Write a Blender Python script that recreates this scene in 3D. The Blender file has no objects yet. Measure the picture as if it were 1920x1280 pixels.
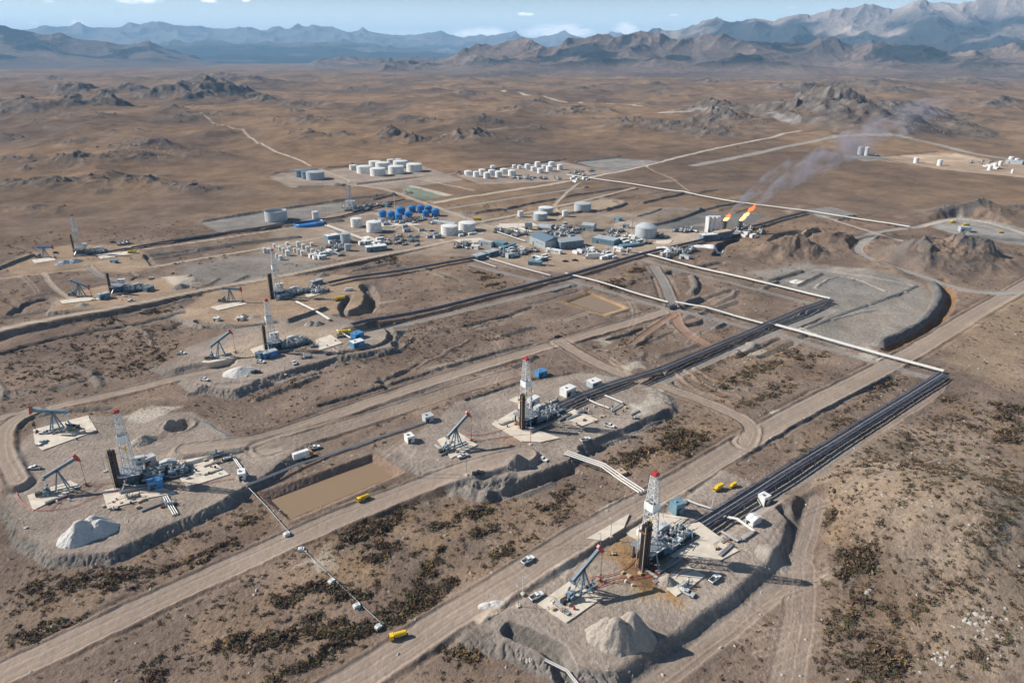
import bpy, bmesh, math, random
import numpy as np
from mathutils import Vector, Matrix
R = math.radians
scene = bpy.context.scene
COL = scene.collection
# ---------------------------------------------------------------- camera
HAZE = 3.1e-5
H = 200.0
FPX = 1297.0
PITCH = math.atan((640 - 103) / FPX)
cam_d = bpy.data.cameras.new('camera')
cam_d.sensor_width = 36; cam_d.lens = 36 * FPX / 1920
cam_d.clip_start = 1; cam_d.clip_end = 400000
cam = bpy.data.objects.new('camera', cam_d); COL.objects.link(cam)
cam.location = (0, 0, H); cam.rotation_euler = (R(90) - PITCH, 0, 0)
scene.camera = cam
# ---------------------------------------------------------------- light
SUN_EL = R(35); SUN_AZ = R(170)      # direction towards the sun, from +X counter-clockwise
sd = bpy.data.lights.new('sun', 'SUN'); sd.energy = 5.0; sd.angle = R(0.53); sd.color = (1, 0.945, 0.86)
so = bpy.data.objects.new('sun', sd); COL.objects.link(so)
sv = Vector((math.cos(SUN_EL) * math.cos(SUN_AZ), math.cos(SUN_EL) * math.sin(SUN_AZ), math.sin(SUN_EL)))
so.rotation_euler = sv.to_track_quat('Z', 'Y').to_euler()
so.location = (-500, 100, 600)
w = bpy.data.worlds.new('World'); scene.world = w; w.use_nodes = True
nt = w.node_tree; nt.nodes.clear()
def WN(t, **k):
    n = nt.nodes.new(t)
    for a, b in k.items(): setattr(n, a, b)
    return n
sky = WN('ShaderNodeTexSky', sky_type='NISHITA', sun_disc=False, sun_elevation=SUN_EL,
         sun_rotation=math.atan2(sv.x, sv.y), altitude=600, air_density=1.0, dust_density=.8, ozone_density=1.5)
bg = WN('ShaderNodeBackground'); bg.inputs['Strength'].default_value = 0.05
out = WN('ShaderNodeOutputWorld')
# small far cumulus near the horizon, placed by direction
tc = WN('ShaderNodeTexCoord')
def pixdir(u, v):
    x = (u - 960) / FPX; y = (640 - v) / FPX
    d = Vector((x, math.cos(PITCH) + y * math.sin(PITCH), -math.sin(PITCH) + y * math.cos(PITCH)))
    return d.normalized()
cn = WN('ShaderNodeTexNoise'); cn.inputs['Scale'].default_value = 70; cn.inputs['Detail'].default_value = 7; cn.inputs['Roughness'].default_value = 0.62
mp = WN('ShaderNodeMapping'); mp.inputs['Scale'].default_value = (1, 1, 2.2)
nt.links.new(tc.outputs['Generated'], mp.inputs['Vector']); nt.links.new(mp.outputs[0], cn.inputs['Vector'])
acc = None
for (u, v, ru, rv, s) in [(265, 2, 56, 6, .65), (95, 3, 22, 4, .45), (392, 2, 16, 5, .7), (460, 0, 14, 5, .6), (985, 27, 22, 5, .6), (905, 64, 50, 12, 1.0),
                       (1050, 60, 62, 13, 1.0), (1175, 56, 20, 11, 1.1), (145, 43, 22, 7, .6), (880, 62, 26, 8, .8), (65, 44, 12, 6, .5),
                       (1260, 28, 18, 4, .5), (1480, 14, 30, 4, .4)]:
    d = pixdir(u, v)
    sub = WN('ShaderNodeVectorMath', operation='SUBTRACT'); sub.inputs[1].default_value = d
    nt.links.new(tc.outputs['Generated'], sub.inputs[0])
    mul = WN('ShaderNodeVectorMath', operation='MULTIPLY'); mul.inputs[1].default_value = (FPX / ru, FPX / ru, FPX / rv)
    nt.links.new(sub.outputs[0], mul.inputs[0])
    ln = WN('ShaderNodeVectorMath', operation='LENGTH'); nt.links.new(mul.outputs[0], ln.inputs[0])
    m = WN('ShaderNodeMath', operation='MULTIPLY_ADD'); m.inputs[1].default_value = -0.62 * s ** .3; m.inputs[2].default_value = s * .78
    nt.links.new(ln.outputs['Value'], m.inputs[0])
    if acc is None: acc = m.outputs[0]
    else:
        mx = WN('ShaderNodeMath', operation='MAXIMUM'); nt.links.new(acc, mx.inputs[0]); nt.links.new(m.outputs[0], mx.inputs[1]); acc = mx.outputs[0]
ad = WN('ShaderNodeMath', operation='ADD'); nt.links.new(acc, ad.inputs[0]); nt.links.new(cn.outputs['Fac'], ad.inputs[1])
mr = WN('ShaderNodeMapRange'); mr.inputs['From Min'].default_value = 0.62; mr.inputs['From Max'].default_value = 1.0; mr.inputs['To Max'].default_value = .9
nt.links.new(ad.outputs[0], mr.inputs['Value'])
# brighter, paler band of sky towards the horizon
spz = WN('ShaderNodeSeparateXYZ'); nt.links.new(tc.outputs['Generated'], spz.inputs[0])
hb = WN('ShaderNodeMapRange', interpolation_type='SMOOTHERSTEP'); hb.inputs['From Min'].default_value = -.02; hb.inputs['From Max'].default_value = .12; hb.inputs['To Min'].default_value = 1; hb.inputs['To Max'].default_value = 0
nt.links.new(spz.outputs[2], hb.inputs['Value'])
hcol = WN('ShaderNodeMix', data_type='RGBA'); hcol.inputs[7].default_value = (24, 29, 32, 1)
hb2 = WN('ShaderNodeMath', operation='MULTIPLY'); hb2.inputs[1].default_value = .85; nt.links.new(hb.outputs[0], hb2.inputs[0]); nt.links.new(hb2.outputs[0], hcol.inputs[0]); nt.links.new(sky.outputs[0], hcol.inputs[6])
mixc = WN('ShaderNodeMix', data_type='RGBA'); mixc.inputs[7].default_value = (32, 32, 32.5, 1)
nt.links.new(mr.outputs[0], mixc.inputs[0]); nt.links.new(hcol.outputs[2], mixc.inputs[6])
nt.links.new(mixc.outputs[2], bg.inputs[0]); nt.links.new(bg.outputs[0], out.inputs[0])
vs = scene.view_settings
vs.view_transform = 'Standard'; vs.look = 'None'; vs.exposure = 0.56; vs.gamma = 1; vs.use_curve_mapping = False
scene.cycles.volume_bounces = 0
scene.cycles.max_bounces = 6
scene.cycles.diffuse_bounces = 2
scene.cycles.use_denoising = True
# ---------------------------------------------------------------- pixel -> world
CP, SP = math.cos(PITCH), math.sin(PITCH)
def W(u, v, z=0.0):
    x = (u - 960) / FPX; y = (640 - v) / FPX
    dz = -SP + y * CP
    t = (z - H) / dz
    return (x * t, (CP + y * SP) * t)
def depth(x, y, z=0.0): return y * CP - (z - H) * SP
# ---------------------------------------------------------------- noise
rng = np.random.default_rng(7)
PERM = rng.permutation(256).astype(np.int32); PERM = np.concatenate([PERM, PERM, PERM])
GA = rng.uniform(0, 2 * math.pi, 256); GX = np.cos(GA).astype(np.float32); GY = np.sin(GA).astype(np.float32)
def gn(x, y):
    xf = np.floor(x); yf = np.floor(y)
    xi = xf.astype(np.int32) & 255; yi = yf.astype(np.int32) & 255
    fx = (x - xf).astype(np.float32); fy = (y - yf).astype(np.float32)
    ux = fx * fx * fx * (fx * (fx * 6 - 15) + 10); uy = fy * fy * fy * (fy * (fy * 6 - 15) + 10)
    a = PERM[xi]; b = PERM[xi + 1]
    g00 = PERM[a + yi]; g10 = PERM[b + yi]; g01 = PERM[a + yi + 1]; g11 = PERM[b + yi + 1]
    n00 = GX[g00] * fx + GY[g00] * fy; n10 = GX[g10] * (fx - 1) + GY[g10] * fy
    n01 = GX[g01] * fx + GY[g01] * (fy - 1); n11 = GX[g11] * (fx - 1) + GY[g11] * (fy - 1)
    m0 = n00 + ux * (n10 - n00); m1 = n01 + ux * (n11 - n01)
    return (m0 + uy * (m1 - m0)) * 1.5
def fbm(x, y, s, o=4, seed=0, g=0.5):
    r = 0; a = 1.0; f = 1.0 / s; t = 0
    for i in range(o):
        r = r + a * gn(x * f + seed * 17.3 + i * 31.7, y * f + seed * 9.1 + i * 11.3); t += a; a *= g; f *= 2.03
    return r / t
def ridged(x, y, s, o=4, seed=0, g=0.5):
    r = 0; a = 1.0; f = 1.0 / s; t = 0; w_ = 1.0
    for i in range(o):
        n = 1 - np.abs(gn(x * f + seed * 13.7 + i * 7.7, y * f + seed * 5.3 + i * 3.1)) * 1.6
        n = np.clip(n, 0, 1); n = n * n
        r = r + a * n * w_; w_ = np.clip(n * 1.4, 0, 1); t += a; a *= g; f *= 2.07
    return r / t
def sstep(a, b, x):
    t = np.clip((x - a) / (b - a), 0, 1); return t * t * (3 - 2 * t)
# ---------------------------------------------------------------- materials
def mat(name, color, rough=0.6, metal=0.0, noise=0.12, nscale=0.6, bump=0.0, streak=False, emit=None, spec=0.5):
    m = bpy.data.materials.new(name); m.use_nodes = True
    n = m.node_tree.nodes; l = m.node_tree.links
    b = n['Principled BSDF']
    b.inputs['Roughness'].default_value = rough; b.inputs['Metallic'].default_value = metal
    b.inputs['Specular IOR Level'].default_value = spec
    if noise:
        t = n.new('ShaderNodeTexCoord'); nz = n.new('ShaderNodeTexNoise'); nz.inputs['Scale'].default_value = nscale; nz.inputs['Detail'].default_value = 5
        if streak:
            mpn = n.new('ShaderNodeMapping'); mpn.inputs['Scale'].default_value = (1, 1, .12); l.new(t.outputs['Object'], mpn.inputs[0]); l.new(mpn.outputs[0], nz.inputs[0])
        else: l.new(t.outputs['Object'], nz.inputs[0])
        cr = n.new('ShaderNodeMapRange'); cr.inputs['From Min'].default_value = .3; cr.inputs['From Max'].default_value = .7
        cr.inputs['To Min'].default_value = 1 - noise; cr.inputs['To Max'].default_value = 1 + noise
        l.new(nz.outputs['Fac'], cr.inputs['Value'])
        vm = n.new('ShaderNodeVectorMath'); vm.operation = 'SCALE'; vm.inputs[0].default_value = color[:3]
        l.new(cr.outputs[0], vm.inputs['Scale']); l.new(vm.outputs[0], b.inputs['Base Color'])
        if bump:
            bp = n.new('ShaderNodeBump'); bp.inputs['Strength'].default_value = bump; bp.inputs['Distance'].default_value = .3
            l.new(nz.outputs['Fac'], bp.inputs['Height']); l.new(bp.outputs[0], b.inputs['Normal'])
    else: b.inputs['Base Color'].default_value = (*color[:3], 1)
    if emit: b.inputs['Emission Color'].default_value = (*color[:3], 1); b.inputs['Emission Strength'].default_value = emit
    return m
# ground: measured albedo per vertex x procedural grain, bump
gm = bpy.data.materials.new('dry_ground'); gm.use_nodes = True
n = gm.node_tree.nodes; l = gm.node_tree.links; b = n['Principled BSDF']
b.inputs['Roughness'].default_value = 1.0; b.inputs['Specular IOR Level'].default_value = 0.0
at = n.new('ShaderNodeAttribute'); at.attribute_name = 'soil'
ge = n.new('ShaderNodeNewGeometry')
def nz(scale, det=5, ro=.6, sx=None):
    q = n.new('ShaderNodeTexNoise'); q.inputs['Scale'].default_value = scale; q.inputs['Detail'].default_value = det; q.inputs['Roughness'].default_value = ro
    l.new(ge.outputs['Position'], q.inputs['Vector']); return q
def rngn(src, a, b_, c, d):
    q = n.new('ShaderNodeMapRange'); q.inputs['From Min'].default_value = a; q.inputs['From Max'].default_value = b_; q.inputs['To Min'].default_value = c; q.inputs['To Max'].default_value = d
    l.new(src, q.inputs['Value']); return q.outputs[0]
def mth(op, a, b_):
    q = n.new('ShaderNodeMath'); q.operation = op
    for i, s in enumerate((a, b_)):
        if isinstance(s, (int, float)): q.inputs[i].default_value = s
        else: l.new(s, q.inputs[i])
    return q.outputs[0]
n1 = nz(0.55, 6, .65); n2 = nz(0.06, 5, .6); n3 = nz(3.0, 4, .6)
g1 = rngn(n1.outputs['Fac'], .3, .7, .78, 1.2); g2 = rngn(n2.outputs['Fac'], .3, .7, .88, 1.12); g3 = rngn(n3.outputs['Fac'], .3, .7, .86, 1.14)
vo = n.new('ShaderNodeTexVoronoi'); vo.inputs['Scale'].default_value = 0.42; vo.inputs['Randomness'].default_value = 1; l.new(ge.outputs['Position'], vo.inputs['Vector'])
tuft = rngn(vo.outputs['Distance'], .16, .30, 1, 0)
ng = nz(.05, 3, .5)
sp_ = n.new('ShaderNodeSeparateColor'); at2 = n.new('ShaderNodeAttribute'); at2.attribute_name = 'cover'; l.new(at2.outputs['Color'], sp_.inputs[0])
tf = mth('MULTIPLY', tuft, sp_.outputs[0]); tf = mth('MULTIPLY', tf, rngn(ng.outputs['Fac'], .35, .6, .1, 1))
n4 = nz(0.016, 8, .68); g4 = rngn(n4.outputs['Fac'], .32, .68, .74, 1.24)
gg = mth('MULTIPLY', g1, g2); gg = mth('MULTIPLY', gg, g3); gg = mth('MULTIPLY', gg, g4)
rs = mth('MULTIPLY', sp_.outputs[1], .72); gg = mth('ADD', mth('MULTIPLY', gg, mth('SUBTRACT', 1, rs)), rs)
sc = n.new('ShaderNodeVectorMath'); sc.operation = 'SCALE'; l.new(at.outputs['Color'], sc.inputs[0]); l.new(gg, sc.inputs['Scale'])
mx = n.new('ShaderNodeMix'); mx.data_type = 'RGBA'; l.new(tf, mx.inputs[0]); l.new(sc.outputs[0], mx.inputs[6]); mx.inputs[7].default_value = (.055, .042, .026, 1)
l.new(mx.outputs[2], b.inputs['Base Color'])
bp = n.new('ShaderNodeBump'); bp.inputs['Strength'].default_value = .8; bp.inputs['Distance'].default_value = 1.3
bh = mth('ADD', n1.outputs['Fac'], mth('MULTIPLY', n3.outputs['Fac'], .25)); l.new(mth('MULTIPLY', bh, mth('SUBTRACT', 1, rs)), bp.inputs['Height']); l.new(bp.outputs[0], b.inputs['Normal'])
# mountains
mm = bpy.data.materials.new('mountain_rock'); mm.use_nodes = True
n = mm.node_tree.nodes; l = mm.node_tree.links; b = n['Principled BSDF']
b.inputs['Roughness'].default_value = 1.0; b.inputs['Specular IOR Level'].default_value = 0.0
at = n.new('ShaderNodeAttribute'); at.attribute_name = 'soil'; ge = n.new('ShaderNodeNewGeometry')
n1 = nz(0.012, 6, .7); g1 = rngn(n1.outputs['Fac'], .3, .7, .72, 1.28)
sc = n.new('ShaderNodeVectorMath'); sc.operation = 'SCALE'; l.new(at.outputs['Color'], sc.inputs[0]); l.new(g1, sc.inputs['Scale']); l.new(sc.outputs[0], b.inputs['Base Color'])
bp = n.new('ShaderNodeBump'); bp.inputs['Strength'].default_value = .6; bp.inputs['Distance'].default_value = 60
l.new(n1.outputs['Fac'], bp.inputs['Height']); l.new(bp.outputs[0], b.inputs['Normal'])
# ================================================================= TERRAIN
AZN = 1400
az = np.radians(np.linspace(-53, 53, AZN))
rr = [95.0]
while rr[-1] < 30000:
    r_ = rr[-1]; rr.append(r_ + min((r_ * r_ + H * H) / H * .0011, .0031 * r_ if r_ < 1900 else .0052 * r_ if r_ < 9000 else .012 * r_))
rr = np.array(rr); RN = len(rr)
A_, R_ = np.meshgrid(az, rr)
X = (np.sin(A_) * R_).ravel().astype(np.float32); Y = (np.cos(A_) * R_).ravel().astype(np.float32)
NV = X.size
RAD = R_.ravel().astype(np.float32)
print('terrain', RN, AZN, NV)
wx = (fbm(X, Y, 14, 3, 91) * 3.2).astype(np.float32); wy = (fbm(X, Y, 14, 3, 92) * 3.2).astype(np.float32)   # natural wobble of edges
def near(x0, x1, y0, y1):
    return np.nonzero((X > x0) & (X < x1) & (Y > y0) & (Y < y1))[0]
def poly_w(px, z=0): return np.array([W(u, v, z) for u, v in px])
def sdf_poly(px, py, P):
    n_ = len(P); d = np.full(px.shape, 1e18, np.float32); s = np.zeros(px.shape, bool)
    for i in range(n_):
        ax, ay = P[i]; bx, by = P[(i + 1) % n_]
        ex, ey = bx - ax, by - ay; wx_, wy_ = px - ax, py - ay
        t = np.clip((wx_ * ex + wy_ * ey) / (ex * ex + ey * ey + 1e-9), 0, 1)
        dx, dy = wx_ - ex * t, wy_ - ey * t; d = np.minimum(d, dx * dx + dy * dy)
        c = ((ay <= py) & (by > py)) | ((by <= py) & (ay > py))
        xi = ax + (py - ay) / (by - ay if by != ay else 1e-9) * ex
        s ^= c & (px < xi)
    d = np.sqrt(d); return np.where(s, -d, d)
def line_dist(px, py, P):
    """distance, signed side, along"""
    best = np.full(px.shape, 1e9, np.float32); al = np.zeros(px.shape, np.float32); sg = np.zeros(px.shape, np.float32); tt = np.zeros(px.shape, np.float32)
    s0 = 0.0
    for i in range(len(P) - 1):
        ax, ay = P[i][:2]; bx, by = P[i + 1][:2]; ex, ey = bx - ax, by - ay; L = math.hypot(ex, ey) + 1e-9
        wx_, wy_ = px - ax, py - ay; t = np.clip((wx_ * ex + wy_ * ey) / (L * L), 0, 1)
        dx, dy = wx_ - ex * t, wy_ - ey * t; d = np.sqrt(dx * dx + dy * dy); m = d < best
        best = np.where(m, d, best); al = np.where(m, s0 + t * L, al); tt = np.where(m, i + t, tt)
        sg = np.where(m, np.sign(ex * wy_ - ey * wx_), sg); s0 += L
    return best, sg, al, tt
def smooth_line(P, k=2):
    for _ in range(k):
        Q = [P[0]]
        for a, c in zip(P[:-1], P[1:]):
            Q.append(tuple(.75 * p + .25 * q for p, q in zip(a, c))); Q.append(tuple(.25 * p + .75 * q for p, q in zip(a, c)))
        Q.append(P[-1]); P = Q
    return P
# ---- natural ground
h = np.zeros(NV, np.float32)
farw = sstep(900, 2600, RAD)
h += fbm(X, Y, 60, 4, 1) * 2.2 * (1 - farw)
site = 1 - sstep(0, 120, sdf_poly(X, Y, poly_w([(-700, 560), (480, 300), (760, 295), (1500, 240), (2100, 300), (2100, 640), (1500, 1400), (-700, 1500)])))
roll = fbm(X, Y, 900, 4, 3)
h += (1 - site) * (roll * 30 + fbm(X, Y, 260, 4, 5) * 13 + ridged(X, Y, 420, 4, 6) * 15 - 4) * sstep(250, 1500, RAD)
h += farw * fbm(X, Y, 3000, 3, 8) * 22 * (1 - sstep(6000, 12000, RAD))
h *= (1 - sstep(7000, 14000, RAD) * .85)
rock = np.zeros(NV, np.float32)
def hill(u, v, ru, hp, ry=1.0, rk=.8, rough=1.0, ang=0.0, sharp=1.0):
    x0, y0 = W(u, v); dp = depth(x0, y0); k = dp / FPX; rx = ru * k; hh = hp * k * 1.02; ryy = rx * ry
    m = max(rx, ryy) * 2.4; I = near(x0 - m, x0 + m, y0 - m, y0 + m)
    if len(I) == 0: return
    dx = X[I] - x0; dy = Y[I] - y0; ca, sa = math.cos(ang), math.sin(ang)
    nx = fbm(X[I], Y[I], rx * .6, 3, u % 17) * rx * .35; ny = fbm(X[I], Y[I], rx * .6, 3, v % 13 + 3) * ryy * .35
    ax = (dx * ca + dy * sa + nx) / rx; ay = (-dx * sa + dy * ca + ny) / ryy
    q = np.exp(-(ax * ax + ay * ay) * 1.1 * sharp)
    rg = ridged(X[I] + nx, Y[I] * .8 + ny, rx * .7, 4, u % 11, .42)
    hv = hh * q * (1 - .25 * rough + rough * .55 * rg) + hh * (.16 if v > 300 else .08) * rough * q * (ridged(X[I], Y[I], rx * .2, 4, 19, .55) - .35)
    h[I] += hv
    rock[I] = np.maximum(rock[I], np.clip(q * 1.7, 0, 1) * rk * sstep(.15, .45, rg + .3 * fbm(X[I], Y[I], rx * .15, 3, 2)))
# rocky outcrops of the plain  (px centre, px base, half width px, height px, depth ratio, rockiness)
for a in [(1770, 490, 120, 48, .55, 1, .8), (1840, 404, 105, 26, .5, 1, .8), (1480, 478, 66, 36, .6, .1, .5), (1560, 455, 60, 20, .6, .1, .4),
          (1620, 242, 190, 40, .9, .9, 1), (1500, 225, 110, 34, .9, .8, 1), (1560, 232, 60, 26, .8, 1, 1), (1680, 222, 120, 30, .8, 1, 1), (1330, 216, 50, 20, .9, 1, 1), (1345, 238, 60, 26, .9, 1, 1), (1330, 256, 80, 12, .8, 1, 1),
          (1180, 248, 60, 16, .8, .9, 1), (1260, 252, 50, 12, .8, .9, 1), (1100, 214, 60, 10, .7, .8, 1), (960, 212, 45, 10, .7, .8, 1), (1060, 218, 40, 8, .7, .8, 1),
          (762, 268, 46, 17, .9, 1, 1), (870, 266, 52, 17, .9, 1, 1), (735, 266, 22, 15, .9, 1, 1), (640, 262, 30, 8, .8, .7, 1),
          (60, 218, 130, 22, .8, .95, 1), (190, 212, 60, 26, .8, 1, 1), (30, 200, 50, 18, .8, .9, 1), (150, 178, 60, 20, .8, .6, 1),
          (340, 186, 90, 28, .9, .85, 1), (420, 182, 60, 22, .9, .95, 1), (250, 172, 50, 14, .9, .7, 1), (500, 188, 40, 12, .8, .8, 1), (430, 158, 90, 14, .8, .95, 1), (395, 156, 50, 12, .8, .95, 1), (260, 152, 18, 5, .8, .9, 1),
          (370, 228, 60, 8, .7, .9, 1), (560, 240, 50, 9, .7, .8, 1), (265, 280, 66, 12, .6, .8, 1), (130, 315, 60, 16, .7, .9, 1), (250, 306, 60, 12, .7, .8, 1),
          (70, 352, 80, 14, .7, .8, 1), (250, 350, 90, 18, .6, .9, 1), (360, 356, 50, 10, .6, .8, 1), (400, 300, 50, 9, .6, .7, 1), (60, 395, 90, 8, .5, .4, 1), (250, 258, 40, 8, .6, .7, 1), (580, 268, 40, 9, .6, .7, 1),
          (1850, 202, 60, 12, .8, .9, 1), (1890, 200, 50, 14, .8, .9, 1), (1720, 214, 60, 14, .8, .8, 1), (1850, 160, 80, 8, .8, .9, 1), (1640, 168, 70, 12, .8, .9, 1), (1780, 158, 60, 8, .8, .8, 1), (1500, 172, 70, 14, .9, .9, 1), (1680, 175, 50, 10, .8, .8, 1),
          (700, 208, 60, 6, .6, .7, 1), (820, 176, 50, 4, .6, .7, 1), (1130, 166, 60, 5, .6, .7, 1), (1250, 172, 60, 5, .6, .7, 1), (880, 236, 60, 7, .6, .6, 1), (980, 246, 60, 6, .6, .6, 1),
          (160, 236, 90, 8, .6, .5, 1), (780, 232, 70, 8, .6, .6, 1), (600, 200, 60, 6, .6, .7, 1), (100, 270, 120, 9, .5, .3, 1)]:
    hill(*a)
ro_ = random.Random(77)
for _ in range(170):
    v = 150 + 215 * ro_.random() ** 1.5; u = ro_.uniform(-60, 1980); x0, y0 = W(u, v)
    if 480 < u < 1560 and v > 285: continue
    if sdf_poly(np.array([x0], np.float32), np.array([y0], np.float32), poly_w([(-700, 560), (480, 300), (760, 295), (1500, 240), (2100, 300), (2100, 640)]))[0] < 0 and u > 400: continue
    hill(u, v, ro_.uniform(10, 42), ro_.uniform(2, 6.5), ro_.uniform(.5, .9), ro_.uniform(.6, 1), 1)
# smooth brush hill in the right foreground
for (u, v, ru, hp, ry, q) in [(1790, 1010, 260, 112, .8, 0), (1880, 1230, 190, 26, .8, 0), (1640, 900, 110, 12, 1, 0)]:
    x0, y0 = W(u, v); k = depth(x0, y0) / FPX; rx = ru * k; I = near(x0 - rx * 3, x0 + rx * 3, y0 - rx * 3, y0 + rx * 3)
    dx = (X[I] - x0 + wx[I]) / rx; dy = (Y[I] - y0 + wy[I]) / (rx * ry)
    h[I] += hp * k * np.exp(-(dx * dx + dy * dy) * 1.5) * (1 + .04 * fbm(X[I], Y[I], 22, 4, 4)) 
# ---- soil colours of the open ground
def C(*c): return np.array(c, np.float32)
SOIL = C(.252, .190, .150); SOIL2 = C(.165, .125, .102); GOLD = C(.30, .205, .125); ORNG = C(.255, .172, .112); DUSK = C(.135, .098, .076); PALE = C(.40, .33, .265)
ROCK = C(.105, .092, .085); ROCK2 = C(.21, .185, .165)
m1 = fbm(X, Y, 45, 5, 21)[:, None]; m2 = fbm(X, Y, 9, 4, 22)[:, None]; m3 = fbm(X, Y, 400, 4, 23)[:, None]; m4 = fbm(X, Y * .35, 120, 5, 24)[:, None]
col = SOIL + (SOIL2 - SOIL) * np.clip(.5 + 1.1 * m1 + .5 * m2, 0, 1)
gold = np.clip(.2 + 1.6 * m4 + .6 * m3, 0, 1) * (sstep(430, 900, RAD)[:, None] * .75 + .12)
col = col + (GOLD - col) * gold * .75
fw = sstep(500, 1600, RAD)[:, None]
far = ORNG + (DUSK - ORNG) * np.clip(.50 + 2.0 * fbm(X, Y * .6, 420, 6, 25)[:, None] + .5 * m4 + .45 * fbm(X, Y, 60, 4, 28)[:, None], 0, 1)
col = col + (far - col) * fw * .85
cov = np.clip(.35 + fbm(X, Y, 50, 3, 30), 0, 1).astype(np.float32) * (.5 + .4 * farw)
veg = np.clip(.05 + .05 * fbm(X, Y, 40, 3, 31), 0, 1).astype(np.float32)
smo = np.zeros(NV, np.float32); zone = np.zeros(NV, np.int16); ZN = ['ground']
def paint(I, c, a):
    a = a[:, None]; col[I] = col[I] + (c - col[I]) * a
rc = ROCK + (ROCK2 - ROCK) * np.clip(.35 + 1.4 * fbm(X, Y, 25, 4, 33), 0, 1)[:, None]
col += (rc - col) * (rock * .9)[:, None]
# ---- pads: flattened platforms with banked edges
GRAV = C(.325, .272, .232); GREY = C(.245, .232, .215); TAN = C(.40, .295, .205); DGREY = C(.17, .168, .165); BANK = C(.225, .20, .178)
def pad(px, z, color, slope=1.3, a=.85, wob=1.0, name=None, feather=1.5, cut=0.35, bank=BANK):
    P = poly_w(px, z); I = near(P[:, 0].min() - 40, P[:, 0].max() + 40, P[:, 1].min() - 40, P[:, 1].max() + 40)
    d = sdf_poly(X[I] + wx[I] * wob, Y[I] + wy[I] * wob, P)
    if z: d = d + np.clip(d, 0, 1.3) * 1.3 * (ridged(X[I], Y[I], 3.4, 3, 41) - .35)
    cx, cy = P.mean(0); qx, qy = (X[I] - cx) / (np.ptp(P[:, 0]) + 1), (Y[I] - cy) / (np.ptp(P[:, 1]) + 1); qn = np.hypot(qx, qy) + 1e-4
    up = sstep(-.15, .45, (-.45 * qx + .9 * qy) / qn)
    wd = max(1.5, abs(z) * slope) * (1 + 6 * up); s = 1 - np.clip(d / wd, 0, 1)
    k = s if z else 1 - sstep(-2, 12, d)
    h[I] += ((z + fbm(X[I], Y[I], 12, 3, 42) * .18) - h[I]) * k
    m = (1 - sstep(-feather, feather, d)) * a
    paint(I, color * (1 + .22 * fbm(X[I], Y[I], 22, 5, 43))[:, None] * (1 + .10 * fbm(X[I] * .3 + Y[I] * .2, Y[I] * 1.3, 5, 3, 44))[:, None], m)
    if z and bank is not None:
        bm = sstep(-.5, .8, d) * (1 - sstep(wd, wd + 1.5, d)) * (1 - up); paint(I, bank * (1 + .3 * fbm(X[I], Y[I], 4, 4, 45))[:, None], bm * .9)
    cov[I] *= 1 - (1 - sstep(0, 6, d)) * .95; veg[I] *= 1 - (1 - sstep(0, 4, d - wd * (1 - up)))
    if name:
        zone[I[d < 0]] = len(ZN); ZN.append(name)
def patch(px, color, a=.7, feather=4, wob=2.5, z=0, cv=None, name=None):
    P = poly_w(px, z); I = near(P[:, 0].min() - 30, P[:, 0].max() + 30, P[:, 1].min() - 30, P[:, 1].max() + 30)
    d = sdf_poly(X[I] + wx[I] * wob, Y[I] + wy[I] * wob, P)
    m = (1 - sstep(-feather, feather, d + fbm(X[I], Y[I], 6, 3, 47) * feather)) * a
    paint(I, color * (1 + .14 * fbm(X[I], Y[I], 10, 5, 46))[:, None], m)
    if a > .65: veg[I] *= 1 - m
    if cv is not None: cov[I] += (cv - cov[I]) * m
    if name: zone[I[d < 0]] = len(ZN); ZN.append(name)
def ridge(px, wid, hgt, color=None, z=0, wob=.5, flat=.3, closed=False, ca=.9):
    """a bank (hgt > 0) or a ditch (hgt < 0) along a line"""
    P = [W(u, v, z) for u, v in px]
    if closed: P.append(P[0])
    P = smooth_line(P, 1); Q = np.array(P); I = near(Q[:, 0].min() - wid * 2, Q[:, 0].max() + wid * 2, Q[:, 1].min() - wid * 2, Q[:, 1].max() + wid * 2)
    d, sg, al, tt = line_dist(X[I] + wx[I] * wob, Y[I] + wy[I] * wob, P)
    J = d < wid * 1.3; I = I[J]; d = d[J]
    k = 1 - np.clip((d / (wid * .5) - flat) / (1 - flat), 0, 1)
    h[I] += hgt * k * (1 + .25 * fbm(X[I], Y[I], 9, 3, 51))
    if color is not None: paint(I, color * (1 + .2 * fbm(X[I], Y[I], 4, 4, 52))[:, None], sstep(0, .25, k) * ca)
    cov[I] *= 1 - k * .8; veg[I] *= 1 - np.clip(k * 2, 0, 1)
# flat works of the plant
pad([(470, 492), (500, 440), (560, 415), (640, 398), (730, 385), (860, 398), (960, 412), (1090, 395), (1180, 400), (1240, 420), (1320, 435), (1400, 430), (1290, 460), (1180, 484), (1060, 512), (950, 500), (880, 482), (760, 478), (640, 484), (560, 494)], 0, C(.32, .258, .205), a=.8, feather=6, wob=3, name='plant_yard')
patch([(900, 480), (960, 458), (1200, 450), (1340, 440), (1180, 482), (1050, 512)], C(.375, .285, .215), .8, 6)
patch([(1150, 410), (1230, 420), (1340, 438), (1300, 452), (1150, 470)], C(.42, .35, .28), .8, 6)
patch([(820, 425), (960, 415), (1000, 440), (880, 455)], C(.38, .315, .25), .6, 6)
pad([(378, 418), (500, 398), (655, 378), (660, 392), (560, 412), (418, 440)], 0, GREY, a=.9, wob=.6, name='evaporation_pad')
patch([(350, 520), (340, 500), (500, 472), (620, 500), (560, 520), (430, 545)], GREY * 1.05, .7, 8)
pad([(1222, 428), (1250, 412), (1312, 396), (1440, 404), (1400, 424), (1310, 432)], -.4, DGREY * .95, a=.95, wob=.6, name='dark_gravel_pad')
patch([(1180, 400), (1230, 388), (1310, 390), (1240, 410), (1180, 418)], C(.29, .25, .21), .7, 6)
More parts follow.
